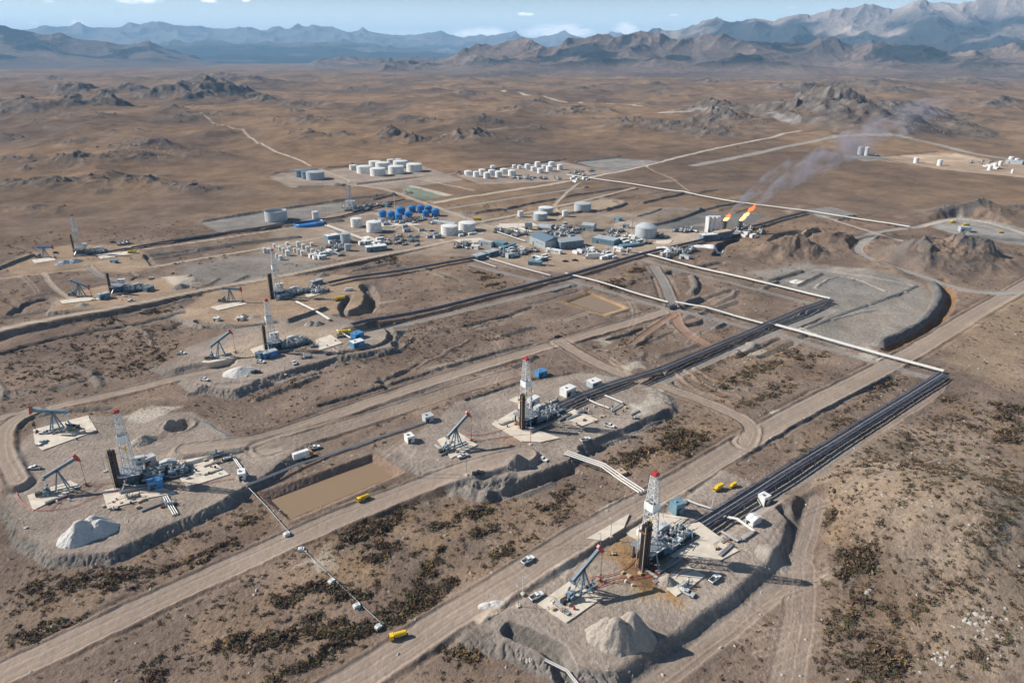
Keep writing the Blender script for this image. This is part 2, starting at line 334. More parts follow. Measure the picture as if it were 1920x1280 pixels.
pad([(1078, 304), (1150, 297), (1240, 303), (1150, 324)], 0, GREY * 1.1, a=.95, wob=1, name='gravel_pad')
pad([(505, 332), (545, 318), (600, 316), (650, 345), (620, 352), (545, 352)], 0, GRAV, a=.8, wob=1, name='tank_pad')
pad([(600, 322), (700, 308), (770, 303), (870, 338), (720, 356), (640, 344)], 0, GRAV * 1.08, a=.8, wob=1, name='tank_pad')
pad([(855, 328), (950, 314), (1050, 303), (1150, 322), (1040, 340), (900, 346)], 0, GRAV * 1.12, a=.8, wob=1, name='tank_pad')
pad([(930, 412), (1040, 385), (1140, 372), (1160, 385), (1120, 402), (960, 418)], 0, C(.38, .30, .23), a=.85, wob=2, name='tank_pad')
patch([(750, 352), (772, 350), (842, 366), (800, 374), (770, 368)], C(.20, .235, .19), .95, 2, wob=.5)
patch([(765, 350), (770, 347), (850, 366), (838, 369)], C(.5, .44, .35), .9, 1.5, wob=.5)
patch([(1400, 510), (1500, 495), (1620, 505), (1730, 530), (1752, 560), (1725, 605), (1650, 648), (1580, 655), (1455, 608), (1560, 565)], C(.285, .258, .228), .9, 4, wob=1)
patch([(1480, 500), (1600, 520), (1640, 545), (1560, 560), (1440, 530)], GREY * .95, .6, 10)
patch([(1560, 600), (1640, 580), (1700, 590), (1620, 650)], C(.34, .29, .24), .6, 10)
pad([(1640, 296), (1760, 286), (1850, 300), (1930, 312), (1930, 335), (1760, 318)], 0, C(.42, .32, .24), a=.8, wob=3, name='gravel_pad')
patch([(1695, 292), (1790, 289), (1850, 300), (1740, 306)], C(.52, .40, .30), .9, 8)
pad([(1730, 420), (1790, 407), (1860, 415), (1925, 430), (1930, 462), (1850, 450), (1790, 440)], 0, GREY * 1.25, a=.9, wob=2, name='gravel_pad')
pad([(1585, 293), (1640, 290), (1670, 299), (1620, 303)], 0, GREY, a=.9, name='gravel_pad')
pad([(1510, 392), (1560, 388), (1610, 402), (1540, 410)], 0, GREY * 1.1, a=.9, name='gravel_pad')
# well pads
pad([(-10, 505), (40, 478), (130, 458), (260, 460), (300, 500), (240, 512), (120, 508), (40, 520)], 0, TAN * .95, a=.75, feather=5, wob=3, name='well_pad')
pad([(90, 585), (120, 552), (240, 525), (330, 520), (370, 545), (260, 572)], 2.0, TAN, a=.75, feather=3, wob=1, name='well_pad')
pad([(330, 590), (390, 548), (520, 520), (650, 515), (690, 540), (680, 575), (600, 600), (450, 612), (370, 606)], 2.5, TAN, a=.7, feather=3, name='well_pad')
pad([(370, 722), (330, 690), (350, 652), (480, 600), (620, 590), (728, 618), (735, 650), (620, 671), (522, 698), (440, 730)], 3.8, GRAV * 1.05, a=.85, feather=2, wob=.45, name='well_pad')
patch([(380, 680), (400, 650), (500, 612), (620, 600), (640, 640), (500, 668)], C(.40, .315, .235), .8, 6, z=6)
pad([(40, 1002), (14, 930), (26, 850), (80, 785), (360, 772), (470, 838), (560, 838), (500, 888), (390, 950), (300, 990), (205, 1034), (110, 1040)], 3.6, GRAV, a=.9, feather=2, wob=.45, name='well_pad', slope=1.2)
patch([(190, 900), (260, 850), (400, 830), (450, 900), (330, 970), (200, 950)], PALE * .92, .6, 6, z=6.5)
pad([(740, 842), (860, 752), (1000, 715), (1170, 690), (1262, 765), (1180, 808), (1105, 832), (1065, 862), (975, 896), (880, 904), (800, 885)], 2.8, GRAV * 1.0, a=.9, feather=2, wob=.45, name='well_pad', slope=1.3)
pad([(905, 1170), (1000, 1095), (1190, 965), (1330, 868), (1470, 935), (1496, 1000), (1484, 1048), (1432, 1078), (1335, 1146), (1252, 1208), (1170, 1262), (1060, 1246), (950, 1200)], 4.0, GRAV * 1.03, a=.9, feather=2, wob=.45, name='well_pad', slope=1.15)
patch([(1010, 1130), (1120, 1010), (1260, 940), (1400, 1010), (1330, 1070), (1180, 1130), (1080, 1160)], PALE * .9, .65, 7, z=6.5)
patch([(1130, 1030), (1190, 1000), (1225, 1040), (1250, 1075), (1300, 1085), (1270, 1130), (1190, 1090)], C(.36, .22, .10), .8, 4, z=6.5)
patch([(1165, 1050), (1230, 1045), (1260, 1085), (1200, 1085)], C(.17, .10, .06), .8, 2.5, z=6.5)
patch([(930, 820), (960, 800), (1010, 795), (1030, 815), (980, 835)], C(.30, .19, .13), .6, 3, z=5.5)
for q in [[(1040, 1080), (1070, 1060), (1100, 1070), (1060, 1100)], [(1100, 1000), (1150, 960), (1170, 965), (1120, 1010)], [(240, 790), (300, 765), (340, 770), (280, 800)], [(1180, 770), (1240, 740), (1260, 750), (1200, 790)],
          [(1190, 720), (1240, 735), (1250, 750), (1210, 740)], [(1120, 636), (1140, 628), (1150, 640), (1130, 648)], [(1450, 770), (1480, 765), (1475, 785), (1440, 785)], [(1380, 645), (1440, 655), (1420, 668), (1380, 658)],
          [(1160, 690), (1200, 680), (1210, 690), (1180, 698)], [(305, 520), (350, 515), (380, 540), (330, 545)], [(1620, 650), (1680, 670), (1640, 680), (1600, 668)], [(560, 1060), (620, 1020), (640, 1060), (600, 1080)],
          [(430, 1050), (520, 1010), (540, 1020), (450, 1070)]]:
    patch(q, C(.55, .49, .41), .7, 3)
patch([(1540, 860), (1640, 790), (1760, 800), (1930, 900), (1930, 1290), (1780, 1290), (1660, 1060), (1560, 940)], C(.335, .268, .205), .6, 16, wob=5)
patch([(1790, 600), (1930, 540), (1930, 740), (1770, 690)], C(.33, .25, .17), .6, 12, wob=4)
# ditches, windrows, embankments and bunds
DK = BANK * .8
ridge([(1290, 925), (1352, 872), (1440, 822), (1550, 758), (1672, 704)], 9, -3.6, DK)
ridge([(1095, 842), (1180, 808), (1258, 772)], 9, -3.2, DK, z=2)
ridge([(930, 930), (1000, 905), (1070, 878)], 8, -3.5, DK, z=1)
ridge([(870, 922), (960, 935), (1030, 905)], 7, 1.2, BANK)
for q in [(850, 925), (880, 930), (910, 935), (940, 925)]:
    ridge([q, (q[0] + 14, q[1] - 26)], 9, 1.5, BANK, flat=0)
ridge([(1650, 645), (1706, 622), (1748, 590), (1764, 556), (1750, 532)], 9, 4.2, C(.13, .13, .13))
ridge([(1664, 655), (1720, 632), (1772, 590), (1786, 555), (1768, 525)], 9, -3, C(.20, .12, .065))
ridge([(1240, 510), (1252, 530), (1250, 548)], 9, -3, DK); ridge([(1298, 520), (1306, 540), (1296, 552)], 9, 3, DK)
ridge([(1284, 568), (1310, 560)], 9, 3, DK); ridge([(1290, 610), (1318, 603), (1332, 596), (1320, 588)], 9, -3.5, DK)
ridge([(1300, 500), (1352, 492)], 10, -3.5, DK); ridge([(1256, 512), (1275, 505)], 12, -4, DK)
ridge([(1040, 545), (1060, 538), (1085, 536)], 8, -3, DK); ridge([(1150, 590), (1180, 582)], 5, -2, DK)
ridge([(1140, 635), (1180, 625), (1205, 615)], 5, -2.2, DK)
ridge([(688, 540), (700, 560), (690, 580), (665, 592)], 14, -5, C(.20, .16, .13)); ridge([(655, 560), (640, 580), (650, 598)], 8, -4, DK)
ridge([(720, 612), (736, 628), (730, 648), (700, 660), (620, 672)], 6, -3, DK)
ridge([(540, 610), (580, 596), (610, 585)], 6, 3, DK, z=1); ridge([(370, 606), (430, 624), (520, 612)], 6, -3, DK)
ridge([(-20, 668), (120, 630), (260, 605), (345, 590)], 7, -3, DK); ridge([(-20, 512), (30, 492), (62, 480)], 6, 3, DK)
ridge([(20, 590), (45, 568), (85, 560)], 9, -4, DK); ridge([(170, 536), (240, 530), (265, 518)], 5, -2, DK)
ridge([(275, 482), (290, 502)], 5, -2, DK)
ridge([(400, 730), (520, 720), (600, 700)], 4, 1.5, GRAV)
ridge([(600, 760), (760, 712), (900, 668), (1000, 645)], 5, -1.8, DK); ridge([(620, 812), (700, 775), (790, 740)], 4, .8, BANK)
ridge([(20, 800), (50, 775), (120, 762), (200, 755)], 9, -3, DK, z=5)
ridge([(880, 745), (1000, 705), (1100, 690), (1150, 700)], 5, -1.6, DK, z=4)
ridge([(300, 790), (368, 776), (430, 818), (480, 832)], 4, .9, GREY, z=6)
ridge([(1470, 955), (1504, 990), (1500, 1030)], 8, -3, DK, z=3)
ridge([(1240, 690), (1255, 715), (1330, 748)], 4, -1.5, DK); ridge([(960, 1185), (1040, 1215), (1060, 1260)], 9, -3.5, DK, z=3)
ridge([(905, 1150), (930, 1130), (945, 1115)], 8, 3, PALE * 1.1, z=4)
ridge([(1420, 545), (1455, 530)], 7, 2, DK); ridge([(1440, 528), (1500, 510)], 8, 2.5, DK); ridge([(1640, 400), (1600, 412)], 4, 1, DK)
ridge([(1460, 452), (1475, 440), (1520, 432), (1545, 440)], 26, -9, C(.21, .18, .15)); ridge([(1490, 458), (1530, 445)], 8, 7, TAN * .8, wob=2)
ridge([(1345, 478), (1350, 470), (1352, 458), (1380, 448)], 12, -6, C(.09, .085, .08)); ridge([(1596, 462), (1610, 448), (1640, 440)], 12, -5, C(.2, .13, .08))
for pl in [[(380, 416), (500, 397), (640, 376), (735, 366), (770, 363)], [(330, 452), (470, 430), (560, 424), (640, 415)], [(270, 482), (420, 462), (560, 446)], [(560, 352), (640, 350)], [(515, 325), (600, 318), (660, 312)],
           [(660, 312), (770, 303)], [(860, 328), (960, 312), (1060, 301)], [(1080, 304), (1160, 296)], [(630, 350), (780, 334)], [(780, 334), (860, 324)], [(700, 375), (760, 362)],
           [(860, 400), (900, 402), (1060, 370), (1130, 360), (1190, 352)], [(830, 392), (960, 372), (1100, 352)], [(1120, 398), (1150, 392), (1180, 380), (1120, 372)], [(1010, 405), (1070, 402), (1100, 396)],
           [(1220, 424), (1270, 412), (1312, 396)], [(1205, 382), (1280, 364)], [(1310, 396), (1390, 380)], [(1600, 406), (1560, 414)]]:
    ridge(pl, 9, 3.0, DK, wob=.3)
for (u, v, ru) in [(1012, 408, 42), (1092, 392, 48)]:
    x0, y0 = W(u, v); k = depth(x0, y0) / FPX * ru
    Pc = [(x0 + math.cos(a) * k, y0 + math.sin(a) * k) for a in np.linspace(0, 6.283, 20)]
    I = near(x0 - k * 2, x0 + k * 2, y0 - k * 2, y0 + k * 2); d = line_dist(X[I], Y[I], Pc)[0]; h[I] += 1.2 * (1 - np.clip(d / 3, 0, 1))
for q in [[(1500, 503), (1600, 515), (1715, 534)], [(1530, 540), (1560, 520), (1600, 520), (1660, 545)], [(1660, 560), (1700, 548)], [(1560, 600), (1640, 580)], [(1500, 590), (1540, 580)], [(1480, 610), (1560, 640)]]:
    ridge(q, 4, 1.1, C(.36, .33, .29), wob=.3)
rq = random.Random(31)
for _ in range(95):
    u, v = rq.choice([(rq.uniform(0, 700), rq.uniform(470, 760)), (rq.uniform(600, 1500), rq.uniform(500, 780)), (rq.uniform(500, 1350), rq.uniform(360, 500)), (rq.uniform(0, 500), rq.uniform(480, 620))]); x0, y0 = W(u, v)
    a_ = .67 + rq.choice([0, 0, 0, 1.57]) + rq.uniform(-.12, .12); L = rq.uniform(14, 55) * (1 + y0 / 1500); P = [(x0, y0), (x0 + math.cos(a_) * L * .5, y0 + math.sin(a_) * L * .5), (x0 + math.cos(a_ + rq.uniform(-.5, .5)) * L, y0 + math.sin(a_ + .1) * L)]
    wd_ = rq.uniform(3.5, 6) * (1 + y0 / 1200); hg = rq.choice([-1.6, -1.1, 1.3, 1.8]) * (1 + y0 / 1800); I = near(min(p[0] for p in P) - 12, max(p[0] for p in P) + 12, min(p[1] for p in P) - 12, max(p[1] for p in P) + 12); d = line_dist(X[I] + wx[I] * .6, Y[I] + wy[I] * .6, P)[0]; k = 1 - np.clip(d / (wd_ * .5), 0, 1); h[I] += hg * k * (zone[I] < 1); paint(I, DK * 1.1, sstep(0, .3, k) * .55 * (zone[I] < 1))
# borrow pits
for (u, v, rw, dp_, cc) in [(335, 795, 24, 4, PALE * .9), (262, 282, 6, 1, PALE)]:
    x0, y0 = W(u, v, 5); k = depth(x0, y0) / FPX * rw; I = near(x0 - k * 2, x0 + k * 2, y0 - k * 2, y0 + k * 2)
    d = np.hypot(X[I] - x0, Y[I] - y0) / k + .15 * fbm(X[I], Y[I], 4, 3, 3); h[I] += -dp_ * (1 - sstep(.6, 1.05, d)) + 1.0 * np.exp(-((d - 1.15) / .15) ** 2); paint(I, cc, (1 - sstep(.95, 1.3, d)) * .8)
# ---- roads
RD = C(.315, .252, .205); RDG = C(.40, .335, .27); RDP = C(.47, .41, .34)
def road(px, wid, name='dirt_road', color=RD, z=0, sh=5, wind=.7, a=.9, follow=False):
    zs = [q[2] if len(q) > 2 else z for q in px]
    P = smooth_line([(*W(q[0], q[1], zz), zz) for q, zz in zip(px, zs)], 2); Q = np.array(P); m = wid + 25
    I = near(Q[:, 0].min() - m, Q[:, 0].max() + m, Q[:, 1].min() - m, Q[:, 1].max() + m)
    d, sg, al, tt = line_dist(X[I] + wx[I] * .25, Y[I] + wy[I] * .25, P); J = d < m; I = I[J]; d = d[J]; sg = sg[J]; al = al[J]; tt = tt[J]
    zr = np.interp(tt, np.arange(len(P)), Q[:, 2]); hw = wid / 2
    wsh = np.maximum(sh, np.abs(zr - h[I]) * 1.4)
    k = 1 - sstep(hw, hw + wsh, d)
    if not follow: h[I] += (zr - h[I]) * k
    h[I] += wind * np.exp(-((d - hw - .9) / .9) ** 2) * np.clip(.6 + fbm(X[I], Y[I], 12, 3, 61), 0, 1.3)
    cr = d * sg
    st = gn(cr * .5 + 3, al * .0025) * .7 + gn(cr * 1.25 + 9, al * .004) * .75; st2 = fbm(X[I], Y[I], 20, 4, 62)
    cc = color * (1 + .30 * st + .07 * st2)[:, None]
    paint(I, cc, (1 - sstep(hw - .6, hw + .8, d)) * a)
    h[I] -= .12 * np.clip(st, 0, 1) * (d < hw)
    h[I] -= (.9 if wid > 8 and wind else 0) * np.exp(-((d - hw - 3.2) / 1.3) ** 2) * np.clip(.5 + 1.5 * fbm(X[I], Y[I], 40, 2, 63), 0, 1.2)
    smo[I] = np.maximum(smo[I], (1 - sstep(hw - 1, hw + .5, d)) * a)
    cov[I] *= sstep(hw, hw + 2, d); veg[I] *= sstep(hw + 1, hw + 3.5, d)
    if name: zone[I[d < hw]] = len(ZN); ZN.append(name)
road([(-90, 1305), (120, 1208), (300, 1122), (480, 1040), (600, 985), (700, 945), (800, 905, 2), (880, 875, 5), (980, 850, 5.5)], 13)
road([(560, 1335), (700, 1252), (820, 1170), (960, 1085, 5), (1080, 1008, 6), (1180, 955, 5.5), (1290, 893, 3), (1400, 825), (1500, 768), (1620, 708), (1720, 655), (1820, 592), (1940, 525)], 14)
road([(350, 840, 6), (480, 826, 4), (600, 786), (760, 730), (900, 686), (1050, 641), (1180, 605), (1262, 578)], 11)
road([(500, 840, 3), (620, 806), (760, 762), (880, 722), (960, 700)], 13, None, RD * .95, a=.6)
road([(-60, 795), (100, 762), (220, 737), (340, 706), (420, 690)], 9)
road([(60, 772), (12, 792, 3), (0, 840, 5), (30, 900, 6)], 9)
road([(1050, 641), (1090, 668), (1160, 702), (1260, 730), (1350, 765), (1415, 797), (1400, 832)], 9)
road([(-60, 632, 5), (60, 603, 5), (240, 572, 5), (400, 538, 4), (520, 519, 3), (640, 493, 3), (760, 469, 2), (830, 455), (900, 437)], 8, color=RDG, sh=3)
road([(290, 500), (340, 490), (480, 468), (620, 441), (700, 428)], 6, color=RDG)
road([(-20, 525), (90, 512), (200, 500), (290, 500)], 5, None, color=RDG, a=.6)
road([(80, 512), (100, 540), (130, 560)], 5, None, color=RDG, a=.7); road([(165, 500), (190, 520), (240, 530)], 7, None, color=GREY * 1.1, a=.7)
road([(268, 468), (420, 446), (560, 425), (660, 405), (720, 398)], 5, color=RDG)
road([(640, 345), (720, 353), (770, 372), (850, 400), (900, 420), (980, 443)], 9, color=RDG)
road([(780, 335), (830, 345), (888, 357)], 6, color=RDG); road([(660, 350), (700, 345), (780, 335), (850, 325)], 6, color=RDG); road([(600, 318), (660, 340), (640, 345)], 7, None, RDG)
road([(815, 380), (900, 365), (1010, 350), (1075, 339), (1200, 315), (1300, 290), (1400, 270), (1500, 256)], 11, 'gravel_road', RDP, follow=True)
road([(840, 391), (960, 372), (1085, 353)], 9, 'gravel_road', GREY * 1.2)
road([(870, 420), (920, 412), (1010, 394), (1100, 375), (1190, 352)], 7, color=RDG, z=1.5); road([(1038, 385), (1060, 362), (1085, 342)], 6, color=RDG)
road([(700, 426), (760, 418), (800, 440), (830, 452)], 6, None, color=RDG); road([(700, 400), (760, 425), (700, 436)], 6, None, color=RDG)
road([(1300, 312), (1400, 294), (1500, 272), (1600, 262), (1690, 266), (1760, 276), (1830, 292), (1930, 305)], 20, 'gravel_road', GREY * 1.35, a=.8, follow=True, wind=0)
road([(1640, 300), (1720, 312), (1830, 323), (1940, 332)], 8, color=RDG)
road([(1200, 300), (1215, 318), (1260, 335), (1290, 358)], 4, None, color=RDG, a=.5)
road([(1640, 440), (1600, 466), (1630, 488), (1720, 515), (1790, 540), (1850, 551), (1940, 546)], 9, color=GREY * 1.25)
road([(1725, 425), (1790, 408), (1860, 418), (1940, 445)], 9, 'gravel_road', RDP); road([(1730, 425), (1660, 432), (1600, 446)], 9, None, GREY * 1.3)
road([(940, 172), (1000, 180), (1100, 187), (1200, 191), (1290, 196), (1308, 204), (1280, 214), (1235, 218)], 26, color=RDP * 1.1, follow=True, wind=0)
road([(1235, 218), (1290, 218), (1360, 222), (1430, 236), (1490, 248)], 26, None, GREY * 1.4, follow=True, wind=0)
road([(370, 230), (430, 250), (485, 273), (500, 286), (560, 300), (582, 312)], 5, color=RDP, follow=True, wind=0); road([(1540, 405), (1600, 425), (1690, 452)], 6, None, RDG)
road([(1060, 600), (1170, 560), (1250, 578)], 7, None, RD, a=.4); road([(1225, 500), (1245, 530), (1262, 578)], 10, None, GREY * 1.1, a=.7)
road([(1262, 578), (1275, 620), (1330, 650)], 8, None, C(.33, .20, .14), a=.6); road([(1262, 590), (1200, 632), (1180, 650)], 5, None, C(.33, .20, .14), a=.5)
road([(1530, 940), (1510, 1010), (1500, 1060), (1430, 1130), (1300, 1230), (1200, 1300)], 9, None, RD * 1.02, a=.7, wind=0)
road([(1500, 1060), (1500, 1150), (1470, 1300)], 12, None, RD * .98, a=.6, wind=0)
road([(1700, 700), (1790, 715), (1600, 830), (1480, 920)], 8, None, RD, a=.6, wind=0)
for q in [[(1060, 525), (1160, 552), (1252, 580)], [(1266, 580), (1350, 602), (1436, 622)], [(1200, 487), (1400, 538), (1540, 574)], [(1440, 622), (1600, 667), (1750, 710)], [(660, 628), (800, 600), (1060, 535)], [(1290, 1030), (1440, 932), (1600, 830)], [(1240, 715), (1440, 630), (1556, 582)], [(880, 497), (1020, 530)]]:
    road(q, 7, None, GREY * 1.12, a=.65, wind=0, sh=2)
for q in [[(1270, 700), (1300, 730), (1380, 758)], [(1285, 695), (1320, 722), (1390, 745)], [(1300, 690), (1340, 715), (1400, 732)], [(1140, 655), (1190, 648), (1225, 628)], [(880, 620), (930, 600), (985, 600)], [(740, 700), (800, 680), (880, 640)], [(1700, 900), (1780, 860), (1900, 860)], [(1360, 585), (1400, 596), (1450, 604)]]:
    ridge(q, 4, .9, SOIL * 1.1, wob=1, ca=.6)
# ---- wheel tracks left all over the works
rt = random.Random(44)
for (u0, u1, v0, v1, n_) in [(150, 700, 800, 980, 9), (760, 1240, 720, 880, 9), (960, 1460, 950, 1220, 10), (20, 330, 780, 1000, 8), (350, 720, 600, 700, 8), (30, 300, 480, 580, 9), (600, 1250, 420, 500, 14), (1050, 1400, 620, 790, 8), (1300, 1500, 1020, 1260, 10), (1380, 1750, 500, 640, 8), (560, 1000, 560, 760, 8), (600, 1100, 330, 400, 6)]:
    for _ in range(n_):
        u, v = rt.uniform(u0, u1), rt.uniform(v0, v1); x0, y0 = W(u, v); a_ = 0.67 + rt.uniform(-.5, .5) + rt.choice([0, 0, 1.57]); L = rt.uniform(20, 70) * (1 + y0 / 800); k_ = rt.uniform(-1, 1) * 1.2 / L; P = []
        for q in range(9): P.append((x0, y0)); x0 += math.cos(a_) * L / 8; y0 += math.sin(a_) * L / 8; a_ += k_ * L / 8
        Q = np.array(P); I = near(Q[:, 0].min() - 6, Q[:, 0].max() + 6, Q[:, 1].min() - 6, Q[:, 1].max() + 6); d = line_dist(X[I] + wx[I] * .3, Y[I] + wy[I] * .3, P)[0]; w_ = rt.uniform(1.0, 1.6) * (1 + y0 / 1500)
        m = np.exp(-((d - w_) / (.45 + y0 / 2500)) ** 2) * rt.uniform(.3, .6); paint(I, (PALE * .95 if rt.random() < .6 else SOIL2 * .8), m * (zone[I] >= 0)); h[I] -= .08 * m
for _ in range(70):
    u, v = rt.uniform(0, 1700), rt.uniform(330, 1000) ** 1.0; x0, y0 = W(u, v); s_ = rt.uniform(3, 12) * (1 + y0 / 500); I = near(x0 - s_ * 2, x0 + s_ * 2, y0 - s_ * 2, y0 + s_ * 2); a_ = rt.uniform(.4, .9)
    dx, dy = X[I] - x0 + wx[I] * 2, Y[I] - y0 + wy[I] * 2; ca, sa = math.cos(a_), math.sin(a_); d = np.hypot((dx * ca + dy * sa) / s_, (-dx * sa + dy * ca) / (s_ * rt.uniform(.2, .5))); paint(I, rt.choice([PALE, GREY, SOIL2 * .8, C(.30, .20, .14), PALE * 1.1]), (1 - sstep(.5, 1.1, d)) * rt.uniform(.25, .55))
# ---- ponds
PONDS = []
def pond(rim, water, zr, zw, color):
    P = poly_w(rim, zr); I = near(P[:, 0].min() - 10, P[:, 0].max() + 10, P[:, 1].min() - 10, P[:, 1].max() + 10)
    Q = poly_w(water, zw); d0 = sdf_poly(X[I], Y[I], P); d1 = sdf_poly(X[I], Y[I], Q)
    t = np.clip(d1 / (np.maximum(d1, 0) + np.maximum(-d0, 0) + 1e-3), 0, 1)
    t = np.where(d0 > 0, 1, np.where(d1 < 0, 0, t))
    gl = fbm(X[I], Y[I], 1.8, 3, 71)
    hv = (zw - .25) + (zr - zw + .25) * t + gl * .35 * t * (1 - t) * 4
    kk = 1 - sstep(0, 5, d0); h[I] += (hv - h[I]) * kk - np.where(d1 < 0, .9, 0)
    paint(I, color * (1 + .35 * gl)[:, None], (1 - sstep(-.5, 1, d0)) * .9)
    cov[I] *= sstep(0, 4, d0); veg[I] *= sstep(0, 4, d0); PONDS.append((Q, zw))
pond([(482, 924), (600, 884), (700, 849), (762, 884), (640, 938), (545, 977)], [(510, 937), (697, 866), (736, 893), (545, 972)], 0.9, -2.4, C(.27, .19, .145))
pond([(1050, 566), (1104, 546), (1180, 577), (1132, 592)], [(1068, 567), (1108, 552), (1168, 577), (1130, 588)], 0, -2, C(.40, .27, .15))
# ---- brush cover regions: (pixels, density)
VEG = [([(0, 655), (330, 598), (350, 690), (200, 722), (0, 762)], .30), ([(20, 1080), (480, 925), (560, 995), (300, 1112), (0, 1240)], .50),
       ([(200, 1290), (560, 1025), (900, 885), (1150, 915), (1010, 1030), (800, 1160), (600, 1290)], .52), ([(560, 1010), (700, 960), (900, 940), (1100, 930), (960, 1010), (780, 1040), (660, 1120)], .6),
       ([(1130, 862), (1240, 785), (1390, 775), (1400, 805), (1240, 885), (1180, 892)], .75), ([(1250, 722), (1400, 640), (1560, 660), (1560, 712), (1380, 772)], .5),
       ([(1505, 930), (1545, 925), (1620, 1050), (1680, 1130), (1730, 1280), (1630, 1290), (1560, 1120)], 1.0), ([(1720, 735), (1930, 760), (1930, 870), (1810, 810)], .95), ([(1440, 830), (1560, 775), (1700, 800), (1560, 880), (1500, 900)], .45),
       ([(1540, 880), (1750, 765), (1930, 850), (1930, 1290), (1500, 1290)], .34), ([(1480, 830), (1600, 760), (1640, 700), (1705, 705), (1640, 750), (1500, 838)], .75),
       ([(780, 600), (900, 578), (980, 640), (850, 682), (640, 702)], .2), ([(880, 510), (945, 500), (945, 548), (900, 540)], .6), ([(1120, 535), (1190, 498), (1225, 515), (1150, 556)], .7),
       ([(150, 606), (340, 568), (350, 582), (160, 618)], .8), ([(1280, 650), (1100, 660), (1130, 630), (1200, 620)], .35), ([(720, 468), (860, 462), (780, 484), (690, 500)], .5), ([(440, 730), (620, 690), (640, 700), (480, 760)], .3),
       ([(820, 1220), (900, 1190), (960, 1225), (880, 1290)], .8), ([(1180, 1290), (1330, 1170), (1480, 1060), (1500, 1290)], .12)]
for px, dn in VEG:
    P = poly_w(px); I = near(P[:, 0].min() - 10, P[:, 0].max() + 10, P[:, 1].min() - 10, P[:, 1].max() + 10)
    d = sdf_poly(X[I] + wx[I] * 2, Y[I] + wy[I] * 2, P); k = 1 - sstep(-8, 4, d)
    qa = X[I] * .78 + Y[I] * .62; qb = -X[I] * .62 + Y[I] * .78
    cl = .20 + 1.6 * sstep(-.03, .28, fbm(qa * .5, qb * 1.2, 17, 4, 81) + .25 * fbm(X[I], Y[I], 5, 2, 83)) + .25 * fbm(X[I], Y[I], 9, 2, 84); cl = cl * .6 + .55 if dn < .35 else cl; dv = dn * .8 * np.clip(cl, .05, 1.6)
    free = veg[I] > .012
    veg[I] = np.where(free, np.maximum(veg[I], dv * k), veg[I]); cov[I] = np.where(free, np.maximum(cov[I], k * dn), cov[I])
    gg = np.clip(.5 + 1.8 * fbm(X[I], Y[I], 22, 4, 82), 0, 1) * k * free
    if dn > .3: paint(I, C(.30, .205, .125), gg * .42 * min(1, dn * 1.5))
# ---- micro relief
h += np.where(RAD < 1200, fbm(X, Y, 5, 3, 95) * .22, 0).astype(np.float32)
# slopes of far ground bare their rock
Hg = h.reshape(RN, AZN)
sl = np.abs(np.gradient(Hg, axis=0) / np.gradient(rr)[:, None]) + np.abs(np.gradient(Hg, axis=1) / (rr[:, None] * (az[1] - az[0])))
slf = sl.ravel(); k = sstep(.28, .6, slf) * farw
col += (rc - col) * (k * .75)[:, None]
lum = col.mean(1)[:, None]; col = (lum + (col - lum) * (1.06 + .02 * fw)) * .96
col = np.clip(col, .02, .8).astype(np.float32)
LR = np.log(rr)
def hz(x, y):
    """ground height at x, y"""
    r_ = math.hypot(x, y); a_ = math.atan2(x, y)
    i = min(max(float(np.interp(r_, rr, np.arange(RN))), 0), RN - 1.001); j = min(max((a_ - az[0]) / (az[1] - az[0]), 0), AZN - 1.001)
    i0, j0 = int(i), int(j); fi, fj = i - i0, j - j0
    return float((Hg[i0, j0] * (1 - fj) + Hg[i0, j0 + 1] * fj) * (1 - fi) + (Hg[i0 + 1, j0] * (1 - fj) + Hg[i0 + 1, j0 + 1] * fj) * fi)
def G(u, v):
    """the ground point seen at photo pixel u, v"""
    z = 0
    for _ in range(12):
        x, y = W(u, v, z); z = z * .4 + hz(x, y) * .6
    x, y = W(u, v, z); return x, y, hz(x, y)
